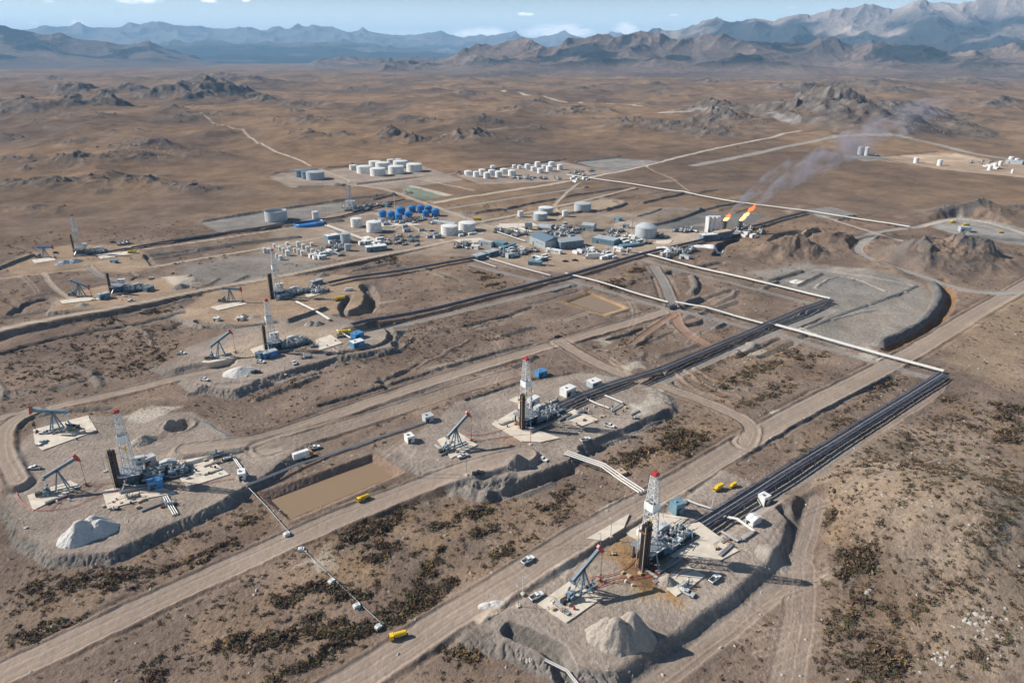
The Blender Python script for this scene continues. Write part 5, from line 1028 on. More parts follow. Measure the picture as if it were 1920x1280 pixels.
hut((1318, 452), (1345, 450), 9, 7, 'dark process house with a white roof left of the flares', 'slate', roofm='white_paint'); hut((1345, 450), (1372, 446), 9, 9, 'dark blue process house with a cream roof under the small flame', 'slate', roofm='tan'); hut((1372, 446), (1392, 442), 8, 4, 'low dark process house right of the cream roofed one', 'dark_steel', roofm='grey_paint')
hut((648, 393), (662, 394), 8, 12, 'white block house at the foot of the lattice tower', 'white_paint'); hut((1800, 435), (1820, 436), 9, 6, 'blue grey hut on the bare pad above the rocky hill', 'pale_blue')
hut((742, 396), (756, 398), 5, 3, 'teal unit in the machinery left of the blue tanks', 'teal_paint') if False else hut((718, 388), (726, 389), 6, 5, 'small teal unit in the machinery above the blue tanks', 'teal_paint')
hut((808, 418), (848, 424), 9, 3, 'open grey steel shelter behind the twin white tanks', 'grey_paint', cat='shelter')
hut((1884, 306), (1916, 309), 9, 7, 'pale blue buildings at the far right edge', 'pale_blue'); hut((1626, 292), (1646, 294), 6, 3, 'low dark machine house right of the silos', 'dark_steel')
# containers and huts on the pads
for f, r_, d, ht, lb, mt, rm in [((1267, 968), (1283, 962), 5, 6, 'teal box hut behind the nearest rig', 'teal_paint', None), ((1397, 982), (1411, 988), 6, 4, 'bright white hut with a pitched roof on the nearest pad', 'white_paint', 'white_paint'), ((280, 922), (308, 914), 4, 5, 'open bright blue container in front of the left rig', 'blue_paint', None), ((272, 878), (295, 869), 4, 5, 'long grey container behind the left rig', 'grey_paint', None),
          ((448, 902), (462, 899), 5, 4, 'small white hut by the slanting white twin pipes', 'white_paint', None), ((1010, 709), (1026, 704), 5, 4, 'blue hut on the far edge of the central pad', 'blue_paint', None), ((1062, 746), (1080, 738), 6, 5, 'white hut joined by a pipe to the central rack', 'white_paint', None), ((1111, 729), (1128, 723), 6, 4, 'white roofed hut above the central rack', 'pale_blue', 'white_paint'),
          ((994, 766), (1012, 757), 4, 5, 'white container behind the central rig', 'white_paint', None), ((798, 794), (814, 789), 5, 4, 'dark grey hut at the end of the pond pipe', 'grey_paint', None), ((765, 832), (778, 828), 5, 4, 'small white hut on the bank right of the mud pond', 'white_paint', None), ((496, 674), (522, 667), 5, 4.5, 'dark blue container before the middle left rig', 'blue_paint', 'pale_blue'),
          ((479, 672), (489, 674), 5, 4.5, 'small slate cabin left of the dark blue container', 'slate', None), ((664, 655), (684, 647), 6, 4, 'long blue container with a white end at the pad edge', 'blue_paint', 'white_paint'), ((667, 637), (683, 631), 6, 4, 'blue cabin behind the long blue container', 'blue_paint', None), ((524, 563), (542, 558), 5, 4, 'blue container below the rusty rig', 'teal_paint', 'pale_blue'),
          ((587, 536), (606, 531), 5, 4, 'blue container above the rusty rig pad', 'teal_paint', 'pale_blue'), ((208, 506 + 44), (246, 545), 5, 5, 'long blue container by the pink machinery', 'blue_paint', 'pale_blue'), ((188, 563), (208, 558), 5, 5, 'teal container right of the lowered pump jack', 'teal_paint', 'pale_blue'), ((276, 548), (290, 543), 5, 4, 'dark blue cabin right of the pink machinery', 'slate', None),
          ((206, 492), (216, 494), 4, 3, 'tiny teal box below the far left rig', 'teal_paint', None), ((400, 602), (408, 603), 4, 3, 'white box at the edge of the orange tinted pad', 'white_paint', None), ((445, 602), (455, 602), 4, 3, 'white box between dark spoil heaps', 'white_paint', None), ((1153, 890), (1163, 895), 4, 3, 'pale pink box beside the three white pipes', 'tan', None), ((1432, 950), (1443, 944), 4, 5, 'round shouldered white box in the dark notch of the bank', 'white_paint', None)]:
    hut(f, r_, d, ht, lb, mt, 'gable' if 'pitched' in lb else 'flat', rm, cat='hut' if 'hut' in lb else 'container', name='site_hut' if 'hut' in lb else None, wins=1)
# blue lined basin, plant slabs
a_ = Vector(G(552, 424)); c_ = Vector(G(608, 418)); L_ = (c_ - a_).xy; b_ = MB().use('sky_blue'); P_ = []; n_ = 40
for r_, z_ in ((1.0, -.6), (1.0, 2.2), (.93, 3.0), (.86, 2.4), (.80, .9), (.01, .8)):
    for i in range(n_):
        t_ = 2 * math.pi * i / n_; sx = math.copysign(abs(math.cos(t_)) ** .55, math.cos(t_)); sy = math.copysign(abs(math.sin(t_)) ** .7, math.sin(t_)); P_.append((sx * L_.length / 2 * (1 - (1 - r_) * .3), sy * 13 * r_ - (sx * sx) * -3, z_))
b_.add(P_, [(k * n_ + i, k * n_ + (i + 1) % n_, (k + 1) * n_ + (i + 1) % n_, (k + 1) * n_ + i) for k in range(5) for i in range(n_)] + [tuple(range(5 * n_, 6 * n_))])
o = b_.build('lined_basin', None, True); m_ = (a_ + c_) / 2; o.location = (m_.x, m_.y, hz(m_.x, m_.y)); o.rotation_euler = (0, 0, math.atan2(L_.y, L_.x)); tag(o, 'long rounded bright blue basin below the open topped tank', 'basin')
for px in [[(672, 446), (690, 442), (708, 450), (690, 455)], [(850, 450), (900, 446), (915, 452), (870, 458)], [(590, 474), (625, 468), (636, 476), (600, 482)], [(935, 420), (1000, 418), (1010, 424), (945, 428)], [(1120, 442), (1170, 440), (1185, 447), (1130, 450)], [(700, 418), (770, 416), (790, 422), (720, 425)], [(1230, 452), (1262, 450), (1255, 458), (1228, 458)], [(930, 424), (960, 421), (1000, 434), (985, 437)]]:
    plate(px, 'concrete_pad', 'concrete', .25)
# ================================================================= VEHICLES
def wheels(t, xs, hw, r_=.45):
    for x in xs:
        for y in (-hw, hw):
            b_ = MB().use('tyre'); b_.lathe([(r_, -.14), (r_, .14)], (x, y, r_), 12, 'y'); w_ = b_.build('wheel', t); b_ = MB().use('steel'); b_.lathe([(r_ * .5, -.16), (r_ * .5, .16)], (x, y, r_), 8, 'y'); b_.build('rim', w_)
def pickup(mt='white_paint', bed='black'):
    t = thing('pickup_truck', 'x', 'pickup truck'); b_ = MB().use(mt)
    b_.prism([(-2.7, .5), (2.65, .5), (2.7, .95), (2.55, 1.15), (1.3, 1.25), (-.6, 1.28), (-2.7, 1.28)], -.95, .95); b_.build('body', t)
    b_ = MB().use(mt); b_.prism([(1.2, 1.24), (.55, 1.85), (-.55, 1.88), (-.8, 1.26)], -.82, .82); b_.build('cab', t)
    b_ = MB().use('glass'); b_.prism([(1.24, 1.27), (.62, 1.83), (.52, 1.83), (1.1, 1.25)], -.76, .76); b_.prism([(-.58, 1.8), (-.80, 1.32), (-.86, 1.32), (-.62, 1.8)], -.74, .74); b_.build('windscreen', t)
    for y in (-.84, .84): b_ = MB().use('glass'); b_.prism([(1.0, 1.32), (.5, 1.78), (-.45, 1.78), (-.65, 1.32)], y - .012, y + .012); b_.build('side_window', t)
    b_ = MB().use(bed); b_.box((-1.75, 0, 1.285), (1.7, 1.6, .03)); b_.build('load_bed', t)
    b_ = MB().use('white_paint'); b_.box((2.67, .6, .9), (.06, .35, .2)); b_.build('headlight', t); b_ = MB().use('white_paint'); b_.box((2.67, -.6, .9), (.06, .35, .2)); b_.build('headlight', t)
    b_ = MB().use('dark_steel'); b_.box((2.72, 0, .62), (.15, 1.8, .25)); b_.box((-2.75, 0, .62), (.12, 1.8, .22)); b_.build('bumper', t); wheels(t, (1.75, -1.75), .88); return t
pk = {'w': pickup('white_paint'), 'd': pickup('black'), 'g': pickup('grey_paint', 'white_paint')}; used = set()
for (u, v), a, k, lb in [((1006, 1120), 35, 'w', 'white pickup parked between the road and the nearest pump jack slab'), ((990, 1052), 40, 'w', 'white pickup driving on the broad foreground road'), ((66, 879), 182, 'w', 'white pickup with dark load on the left foreground pad'), ((868, 857), 30, 'g', 'pale pickup at the corner of the central pump jack slab'),
        ((1017, 863), -35, 'w', 'white pickup right of the dark gravel heap'), ((897, 889), 10, 'd', 'black pickup with a white hood by the road bend'), ((1340, 1087), 40, 'w', 'white service truck beside the long derrick shadow'), ((1288, 1113), -40, 'g', 'grey pickup towing a small trailer at the bank edge'), ((384, 713), -20, 'w', 'white pickup left of the pale gravel cone'), ((489, 680), -15, 'w', 'white pickup before the dark blue container'),
        ((552, 682), -60, 'g', 'pickup near the bank of the middle left pad'), ((480, 699), 10, 'd', 'black pickup beside the pale gravel cone'), ((590, 841), 30, 'w', 'white pickup next to the white box truck'), ((80, 832), 80, 'g', 'grey pickup on the slab of the left facing jack'), ((86, 810 + 3), 10, 'g', 'equipment pickup at the wellhead of the left facing jack'), ((247, 565), 10, 'g', 'pale van on the long embankment road'),
        ((283, 523), 80, 'w', 'white pickup above the pale clearing'), ((340, 664), 0, 'w', 'white pickup alone on the left pad corner'), ((1143, 800), -30, 'w', 'white pickup above the ditch of the central pad'), ((1098, 826), 30, 'w', 'small white truck above the ends of three white pipes'), ((105, 475), -10, 'd', 'dark pickup behind the farthest pump jack'), ((212, 455), 0, 'd', 'dark pickup right of the far left rig'), ((232, 455), 0, 'w', 'white pickup right of the far left rig'),
        ((1047, 633), 0, 'd', 'dark pickup alone on the middle road'), ((1383, 277), 20, 'd', 'tiny dark pickup on the far pale road'), ((810, 434), 0, 'd', 'dark pickup left of the twin white tanks'), ((805, 445), 0, 'd', 'dark pickup on the yard road bend'), ((1078, 489), 0, 'd', 'dark pickup beside the parked lorry'), ((1125, 481), -20, 'w', 'white pickup right of the parked lorry'), ((1060, 491), 0, 'd', 'dark pickup on the open storage yard'), ((1031, 498), 0, 'w', 'white pickup right of the low blue cabin'), ((1170, 478), 0, 'w', 'white pickup at the foot of the white panel')]:
    put(pk[k], k not in used, G(u, v), R(a), lb, 'pickup trucks on the site', scale=1.15); used.add(k)
def lorry(cab='yellow', box='yellow', L=6.5, hb=3.2, tank_=False):
    t = thing('lorry', 'x', 'lorry'); b_ = MB().use(cab); b_.prism([(L / 2 + .2, .7), (L / 2 + 2.2, .7), (L / 2 + 2.3, 1.6), (L / 2 + 1.9, 2.8), (L / 2 + .2, 2.9)], -1.2, 1.2); b_.build('cab', t)
    b_ = MB().use('glass'); b_.prism([(L / 2 + 2.3, 1.65), (L / 2 + 1.97, 2.6), (L / 2 + 2.05, 2.6), (L / 2 + 2.38, 1.65)], -1.05, 1.05); b_.build('windscreen', t)
    b_ = MB().use('dark_steel'); b_.box((.6, 0, .8), (L + 2.6, 1.1, .35)); b_.build('chassis', t)
    b_ = MB().use(box)
    if tank_: b_.lathe([(.3, -L / 2), (1.15, -L / 2 + .25), (1.15, L / 2 - .25), (.3, L / 2)], (0, 0, 2.1), 16, 'x')
    else: b_.box((0, 0, 1 + hb / 2), (L, 2.5, hb))
    b_.build('tank_body' if tank_ else 'box_body', t, tank_); wheels(t, (L / 2 + 1.3, -L / 2 + 1, -L / 2 + 2.3), 1.05, .52); return t
ly = {'y': lorry(), 'w': lorry('orange', 'white_paint', 8.5, 3.6), 'W': lorry('white_paint', 'white_paint', 12, 4), 'r': lorry('yellow', 'yellow', 5.5, 2.2, True)}; used = set()
for (u, v), a, k, s_, lb in [((1348, 917), 215, 'y', .68, 'left of two yellow lorries above the broad dark rack'), ((1375, 912), 215, 'y', .52, 'right of two yellow lorries above the broad dark rack'), ((565, 860), 38, 'w', 1.0, 'white box truck with orange cab above the mud pond'), ((1112, 484), 190, 'W', 1.1, 'white articulated lorry in the storage yard'), ((684, 936), 215, 'r', .8, 'yellow tanker by the lower rim of the mud pond'),
        ((751, 1194), 200, 'r', .85, 'yellow tanker at the edge of the foreground road'), ((640, 563), 200, 'r', 1.2, 'pale yellow tanker right of the orange tinted pad'), ((643, 628), 20, 'r', 1.3, 'pale yellow tanker at the rack end of the middle left pad'), ((897, 413), 180, 'r', 1.3, 'yellow machine on the road behind the twin white tanks'), ((246, 475), 20, 'r', 1.1, 'pale yellow tanker right of the far left rig'), ((240, 468), 20, 'W', .6, 'white lorry behind the pale yellow tanker'),
        ((1812, 424), 190, 'r', 1.2, 'yellow tanker on the bare pad by the blue grey hut'), ((1787, 418), 190, 'y', .8, 'yellow lorry at the left of the bare pad'), ((1878, 437), 180, 'r', .8, 'small yellow machine at the right of the bare pad'), ((655, 545), 200, 'W', .55, 'white lorry by the gully right of the orange pad')]:
    put(ly[k], k not in used, G(u, v), R(a), lb, 'lorries and tankers on the site', scale=s_); used.add(k)
# ================================================================= HEAPS
def heap(u, v, wpx, hpx, label, mt='gravel', peaks=((0, 0, 1),), lump=.12, asp=.8, seed=0, name='gravel_heap'):
    """v = the seen front foot"""
    x, y, z = G(u, v); k = FPX / depth(x, y, z); r_ = wpx / 2 / k; d = Vector((x, y)).normalized(); x += d.x * r_ * asp; y += d.y * r_ * asp; z = hz(x, y); el = math.atan2(H - z, math.hypot(x, y)); hh = max(hpx - wpx / 2 * asp * math.sin(el), hpx * .3) / k / math.cos(el)
    n_ = 81; g = np.linspace(-1.15, 1.15, n_); XX, YY = np.meshgrid(g, g); nzv = fbm((XX * 3 + seed * 5).ravel(), (YY * 3 + seed).ravel(), 1.3, 4, seed).reshape(XX.shape); Z = np.full(XX.shape, -9.0)
    for px_, py_, s_ in peaks:
        dd = np.hypot((XX - px_) + .08 * nzv, (YY - py_) + .08 * nzv) / (1.0 if len(peaks) == 1 else .30 + .62 * s_ * .8)
        an = np.arctan2(YY - py_, XX - px_); c_ = s_ * (1 - dd) + .025 * np.sin(an * 9 + seed) * dd * (lump > .05); c_ = np.minimum(c_, s_ * .84 + .22 * (c_ - s_ * .84)); Z = np.maximum(Z, c_)
    nz2 = fbm((XX * 3 + seed * 3).ravel(), (YY * 3 + seed).ravel(), .28, 3, seed + 2).reshape(XX.shape); Z = Z + (lump * .35 * nzv + .022 * nz2) * (Z > -.05); Z = np.maximum(Z, -.12) * hh; ra_ = math.atan2(d.y, d.x) - math.pi / 2; cr_, sr2 = math.cos(ra_), math.sin(ra_); vs_ = [(a_, c2, Z[i, j] + hz(x + a_ * cr_ - c2 * sr2, y + a_ * sr2 + c2 * cr_) - z) for i in range(n_) for j in range(n_) for a_, c2 in [(XX[i, j] * r_, YY[i, j] * r_ * asp)]]; fs = [(i * n_ + j, i * n_ + j + 1, (i + 1) * n_ + j + 1, (i + 1) * n_ + j) for i in range(n_ - 1) for j in range(n_ - 1) if max(Z[i, j], Z[i + 1, j], Z[i, j + 1], Z[i + 1, j + 1]) > -.1 * hh]
    b_ = MB().use(mt); b_.add(vs_, fs); o = b_.build(name, None, True); o.location = (x, y, z); o.rotation_euler = (0, 0, math.atan2(d.y, d.x) - math.pi / 2); tag(o, label, 'gravel heap', 'gravel and spoil heaps'); return o
heap(1158, 1238, 128, 84, 'huge grey gravel heap with a cratered double top in the foreground', 'gravel', ((-.1, -.05, .95), (.32, .3, 1.0), (-.35, .1, .8)), seed=1, lump=.2, asp=.75)
heap(166, 1024, 108, 58, 'big white gravel heap with dark hollows on the left pad', 'gravel_white', ((-.1, 0, .95), (.3, .25, .8), (.45, -.1, .7)), seed=2, lump=.22)
heap(1249, 1103, 40, 25, 'small round cone beside the slab under the nearest rig', 'gravel', seed=3); heap(968, 884, 46, 27, 'dark gravel heap between two pickups on the central pad', 'gravel_dark', seed=4, lump=.2); heap(271, 836, 50, 23, 'pale round heap behind the left rig', 'gravel', seed=5); heap(329, 812, 30, 15, 'small heap inside the round borrow pit', 'gravel', seed=6)
heap(452, 708, 64, 22, 'pale wide gravel cone on the middle left pad', 'gravel_white', seed=7); heap(340, 543, 34, 13, 'grey green heap by the embankment road', 'gravel_dark', seed=8); heap(156, 575, 24, 8, 'small grey cone below the lowered pump jack', 'gravel', seed=9); heap(1440, 1070, 76, 30, 'pale fan shaped heap at the tip of the derrick shadow', 'gravel', ((0, 0, 1), (.4, -.1, .6)), seed=10, asp=1.0)
heap(583, 612, 26, 12, 'left of two small cones above the middle left rig', 'gravel', seed=11); heap(597, 612, 26, 11, 'right of two small cones above the middle left rig', 'gravel_dark', seed=12); heap(605, 520, 28, 10, 'dark cone beyond the rusty rig', 'gravel_dark', seed=13); heap(455, 600, 30, 12, 'left tan spoil heap below the orange tinted pad', 'gravel', seed=14); heap(476, 598, 26, 8, 'right tan spoil heap below the orange tinted pad', 'gravel', seed=15)
heap(1322, 467, 70, 12, 'snow white salt heap below the process houses', 'white_paint', ((-.35, 0, .5), (.3, .1, .7), (0, .2, .5)), seed=16, lump=.3, asp=.5); heap(130, 496, 46, 12, 'grey covered heap between jack and far left rig', 'slate', ((-.3, 0, .8), (.4, 0, .8)), seed=17); heap(1492, 533, 30, 10, 'white curved tip of fines on the grey flat', 'gravel_white', ((0, 0, 1), (.2, .5, .8)), seed=18); heap(1150, 672, 10, 5, 'tiny dark cone on the open ground', 'gravel_dark', seed=19) 
pass
heap(980, 1172, 46, 12, 'low grey dump by the lower road edge', 'gravel_white', seed=23, lump=.3) if False else None
heap(920, 1142, 50, 14, 'long pale rubble dump at the edge of the broad road', 'gravel_white', ((-.3, 0, .8), (.3, .1, .8)), seed=24, lump=.5, asp=.5); heap(1410, 650, 30, 8, 'pale rubble near the rack crossing', 'gravel', seed=25, lump=.5)
# ================================================================= PROCESS CLUTTER
def skid(seed):
    rd = random.Random(seed); t = thing('process_skid', 'x', 'machinery skid'); b_ = MB().use('dark_steel'); b_.box((0, -1.3, .25), (8, .3, .4)); b_.box((0, 1.3, .25), (8, .3, .4)); b_.box((0, 0, .5), (8, 2.8, .12))
    for x in (-3.8, 0, 3.8): b_.bar((x, -1.3, .5), (x, -1.3, 3.4), .1); b_.bar((x, 1.3, .5), (x, 1.3, 3.4), .1); b_.bar((x, -1.3, 3.4), (x, 1.3, 3.4), .1)
    b_.build('frame', t); b_ = MB().use(rd.choice(['white_paint', 'grey_paint', 'pale_blue'])); b_.lathe([(.2, -2.6), (.8, -2.3), (.8, 2.3), (.2, 2.6)], (rd.uniform(-1, 1), .3, 1.6), 14, 'x'); b_.build('vessel', t, True)
    b_ = MB().use(rd.choice(['white_paint', 'steel', 'teal_paint'])); b_.lathe([(.6, .5), (.6, 4.2), (.1, 4.7)], (rd.uniform(-3, 3), -.4, 0), 12); b_.build('column', t, True)
    b_ = MB().use('rust' if seed % 3 == 0 else 'steel')
    for k in range(12): x, y, z = rd.uniform(-4, 4), rd.uniform(-1.6, 1.6), rd.uniform(.8, 3.4); a = rd.choice([0, math.pi / 2]); b_.bar((x, y, z), (x + 2 * math.cos(a), y + 1.5 * math.sin(a), z), .12, 6); b_.bar((x, y, .5), (x, y, z), .1)
    for k in range(3): b_.box((rd.uniform(-3.5, 3.5), rd.uniform(-1, 1), 1.1), (1.1, .9, 1.1))
    b_.build('pipework', t); return t
sk = [skid(i) for i in range(6)]; used = set(); rd = random.Random(11)
areas2 = [((640, 455), 4, 'white'), ((700, 455), 5, 'white'), ((800, 440), 4, 'grey'), ((960, 470), 5, 'blue'), ((1090, 470), 6, 'white'), ((1140, 480), 5, 'white'), ((1060, 440), 5, 'grey'), ((1250, 475), 6, 'white'), ((1290, 480), 4, 'grey'), ((1400, 440), 6, 'white'), ((600, 480), 5, 'white'), ((720, 418), 4, 'grey'), ((1010, 485), 4, 'blue'), ((1180, 455), 4, 'blue'), ((1090, 338), 5, 'white'), ((990, 330), 4, 'grey'), ((770, 430), 3, 'grey'), ((1040, 425), 3, 'blue'), ((1860, 312), 4, 'white'), ((870, 440), 3, 'white')]
whr = ['near the dark green shed', 'near the ribbed tank', 'left of the twin white tanks', 'left of the big shed', 'behind the lorry', 'right of the lorry', 'behind the big shed', 'on the spoil below the longest rack', 'right of the spoil below the longest rack', 'around the taller flare', 'near the loose small tanks', 'below the blue tanks', 'on the open storage yard', 'before the domed tank', 'at the end of the farthest pipeline', 'below the small tank farm', 'on the yard road verge', 'by the machinery behind the big shed', 'at the far right edge', 'beside the twin white tanks']
ra = random.Random(9); cb = {}
def cabin(mt):
    t = thing('site_cabin', 'x', 'cabin'); b_ = MB().use(mt); b_.box((0, 0, 1.5), (7, 3, 2.8)); b_.build('wall', t); b_ = MB().use('white_paint' if mt != 'grey_paint' else 'steel'); b_.box((0, 0, 3.0), (7.2, 3.2, .2)); b_.build('roof', t); b_ = MB().use('dark_steel'); b_.box((-2, -1.52, 1.3), (1, .08, 2.1)); b_.build('door', t)
    for q in (.6, 2.4): b_ = MB().use('glass'); b_.box((q, -1.52, 1.8), (1.2, .08, .8)); b_.build('window', t)
    return t
for ((u, v), n_, kk), wh in zip(areas2, whr):
    for _ in range(int(n_ * 1.6)):
        f_ = kk not in cb
        if f_: cb[kk] = cabin({'white': 'white_paint', 'grey': 'grey_paint', 'blue': 'teal_paint'}[kk])
        put(cb[kk], f_, G(u + ra.uniform(-20, 20), v + ra.uniform(-6, 6)), AX + ra.choice([0, math.pi / 2, 0]), 'small %s cabin %s' % (kk, wh), 'small %s cabins %s' % (kk, wh), scale=ra.uniform(.7, 1.4))
areas = [((668, 392), 9, (26, 5), 'machinery skid right of the white block house', 'skids beside the lattice tower'), ((700, 388), 8, (26, 5), 'machinery skid in the line above the blue tanks', 'skids above the blue tanks'), ((770, 416), 10, (50, 4), 'machinery skid at the foot of the blue tanks', 'skids at the foot of the blue tanks'), ((620, 470), 13, (30, 10), 'machinery skid between the small tanks and the blue grey tank', 'skids right of the small tanks'),
         ((745, 452), 12, (38, 9), 'machinery skid in the row below the ribbed tank', 'skids below the ribbed tank'), ((870, 463), 6, (22, 4), 'machinery skid by the little white cabin', 'skids by the little white cabin'), ((960, 438), 10, (30, 6), 'machinery skid within the curved white pipes', 'skids within the curved white pipes'), ((975, 476), 12, (34, 6), 'machinery skid left of the white cabins', 'skids left of the big shed'),
         ((1060, 434), 14, (32, 7), 'machinery skid beneath the light blue gabled shed', 'skids beneath the gabled shed'), ((1120, 476), 10, (26, 5), 'machinery skid beside the lorry', 'skids beside the lorry'), ((1150, 440), 8, (26, 7), 'machinery skid left of the domed tank', 'skids left of the domed tank'), ((1200, 456), 7, (24, 3), 'machinery skid before the domed tank', 'skids before the domed tank'), ((1235, 446), 4, (12, 4), 'machinery skid right of the domed tank', 'skids right of the domed tank'),
         ((1285, 434), 5, (18, 3), 'machinery skid on the edge of the dark gravel', 'skids on the dark gravel edge'), ((1400, 432), 14, (36, 7), 'machinery skid around the taller flare', 'skids around the taller flare'), ((1270, 478), 12, (30, 8), 'machinery skid below the longest rack', 'skids below the longest rack'), ((1010, 335), 9, (60, 3), 'machinery skid before the small tank farm', 'skids before the small tank farm'), ((1090, 325), 7, (22, 5), 'machinery skid at the start of the farthest pipeline', 'skids at the farthest pipeline'),
         ((590, 545), 5, (20, 5), 'machinery skid on the orange tinted pad', 'skids on the orange tinted pad'), ((235, 458), 3, (14, 4), 'machinery skid beyond the far left rig', 'skids beyond the far left rig'), ((1836, 305), 4, (28, 3), 'machinery skid at the far right', 'skids at the far right'), ((1640, 293), 3, (10, 1), 'machinery skid by the silos', 'skids by the silos')]
for (u, v), n_, (du, dv), lb, gr in areas:
    for k in range(int(n_ * 1.6)):
        i = rd.randrange(6); uu = u + rd.uniform(-du, du); vv = v + rd.uniform(-dv, dv)
        put(sk[i], i not in used, G(uu, vv), AX + rd.choice([0, math.pi / 2, .2, -.15]), lb, gr, scale=rd.uniform(.8, 1.45)); used.add(i)
# near-pad equipment: generators, valve skids, drums
for (u, v), a, i, s_, lb in [((250, 934), 20, 0, .8, 'black machinery trailer before the left rig'), ((216, 955), 10, 3, .5, 'small dark red machine at the slab corner of the left rig'), ((318, 947), 15, 1, .8, 'silver vessel unit among the white pipes of the left pad'), ((430, 862), 25, 2, .8, 'pipe manifold at the right end of the left pad'), ((408, 852), 25, 4, .8, 'grey machinery at the upper right of the left pad'), ((1090, 775), 20, 5, .8, 'machinery beside the upper slab of the central rig'), ((1040, 755), 38, 2, .9, 'long machine under the central rack'),
        ((1192, 785), 0, 1, .5, 'small white unit above the ditch'), ((560, 640), 30, 3, .9, 'machinery right of the middle left rig'), ((590, 650), 30, 4, .8, 'machinery on the slab of the middle left rig'), ((575, 671), 20, 1, .9, 'silver capsule near the bank of the middle left pad'), ((1284, 1100), 38, 5, .8, 'sorting frame on the small square slab'), ((1060, 1150), -35, 4, .5, 'green grey rack lying on the nearest jack slab'), ((1385, 980), 0, 2, .4, 'green valve unit under the bent white pipes'), ((1390, 1014), 0, 4, .4, 'green valve unit at the end of the bent white pipes'),
        ((1150, 1040), 0, 3, .35, 'black tool rack lying on the oily ground'), ((640, 562 + 70), 20, 5, .8, 'machinery at the rack end near the yellow tanker'), ((250, 940 - 60), 22, 1, .7, 'machine unit beside the long grey container')]:
    o = copy_tree(sk[i]); o.location = G(u, v); o.rotation_euler = (0, 0, R(a)); o['label'] = lb; o.scale = (s_,) * 3
    if 'group' in o: del o['group']
# loose goods on the pads
def crate(): 
    t = thing('crate', 'x', 'crate'); b_ = MB().use('tan'); b_.box((0, 0, .55), (1.8, 1.2, 1.0)); b_.build('box', t); b_ = MB().use('rust'); [b_.box((x, 0, .08), (.2, 1.3, .16)) for x in (-.7, 0, .7)]; b_.build('pallet', t); return t
def drum(m_):
    b_ = MB().use(m_); b_.lathe([(.42, 0), (.42, .4), (.45, .42), (.42, .44), (.42, .85), (.45, .87), (.42, .9), (.42, 1.2), (.38, 1.2), (.38, 1.15)], n=12); return tag(b_.build('drum', None, True), 'x', 'drum')
def bundle():
    t = thing('pipe_bundle', 'x', 'pipe bundle')
    for m_, z, n_ in (('rust', .35, 6), ('pipe_grey', .62, 5)):
        b_ = MB().use(m_); [b_.bar((-4.5, (k - n_ / 2) * .3, z), (4.5, (k - n_ / 2) * .3, z), .14, 7) for k in range(n_)]; b_.build('pipe_layer', t)
    b_ = MB().use('tan'); b_.box((-3, 0, .1), (.3, 2.2, .2)); b_.box((3, 0, .1), (.3, 2.2, .2)); b_.build('timber', t); return t
gp = {'crate': crate(), 'red drum': drum('red_paint'), 'black drum': drum('black'), 'pipe bundle': bundle(), 'white drum': drum('white_paint')}; used = set(); rd = random.Random(21)
for cen, n_, sp, where in [((1330, 1020), 26, (38, 14), 'on the slab right of the nearest rig'), ((1210, 1085), 12, (50, 14), 'on the oily ground of the nearest pad'), ((1060, 1135), 8, (26, 14), 'on the nearest pump jack slab'), ((380, 880), 16, (50, 18), 'on the slabs right of the left rig'), ((250, 945), 12, (60, 8), 'before the left rig'), ((100, 935), 6, (30, 10), 'on the left pump jack slab'), ((120, 815), 8, (40, 12), 'on the slab of the left facing jack'),
                           ((1075, 785), 16, (40, 12), 'on the slabs right of the central rig'), ((960, 800), 10, (30, 10), 'on the slab left of the central rig'), ((600, 650), 16, (50, 10), 'around the middle left rig'), ((560, 548), 14, (50, 10), 'on the orange tinted pad'), ((200, 480), 10, (60, 6), 'around the far left rig'), ((200, 560), 10, (60, 6), 'on the pad with the lowered jack'), ((840, 840), 6, (22, 10), 'at the central pump jack'), ((1150, 770), 10, (60, 14), 'below the central rack')]:
    for k in range(n_):
        q = rd.choice(['crate', 'crate', 'red drum', 'black drum', 'pipe bundle', 'white drum']); lb = {'crate': 'small wooden crate'}.get(q, q) + ' lying loose ' + where
        o = put(gp[q], q not in used, G(cen[0] + rd.uniform(-1, 1) * sp[0], cen[1] + rd.uniform(-1, 1) * sp[1]), AX + rd.choice([0, .1, math.pi / 2]), lb, lb + ' (several)', scale=rd.uniform(.8, 1.15)); o.location.z += .36 if 'slab' in where else .02; used.add(q)
# lattice tower and thin masts
t = thing('lattice_tower', 'slender grey lattice tower rising behind the white block house', 'lattice tower', G(656, 394), AX); b_ = MB().use('steel'); lattice(b_, 0, 34, 5, 1.4, 8, .35, .2); b_.build('frame', t); b_ = MB().use('steel'); b_.box((0, 0, 34.3), (4, 4, .6)); b_.build('top_platform', t); b_ = MB().use('white_paint'); b_.bar((0, 0, 0), (0, 0, 40), .5, 8); b_.build('riser', t)
def mast(u, v, hh, label, r_=.16, lamp=True, mt='steel'):
    t = thing('light_pole', label, 'pole', G(u, v), RND.uniform(0, 6), 'poles and slim masts'); b_ = MB().use(mt); b_.bar((0, 0, -.5), (0, 0, hh), r_, 8, r_ * .6); b_.build('pole', t); b_ = MB().use('concrete'); b_.box((0, 0, .2), (1.5, 1.5, .7)); b_.build('footing', t)
    if lamp: b_ = MB().use('grey_paint'); b_.bar((0, 0, hh), (1.3, 0, hh + .1), .09); b_.box((1.4, 0, hh + .05), (.8, .35, .15)); b_.build('lamp_head', t)
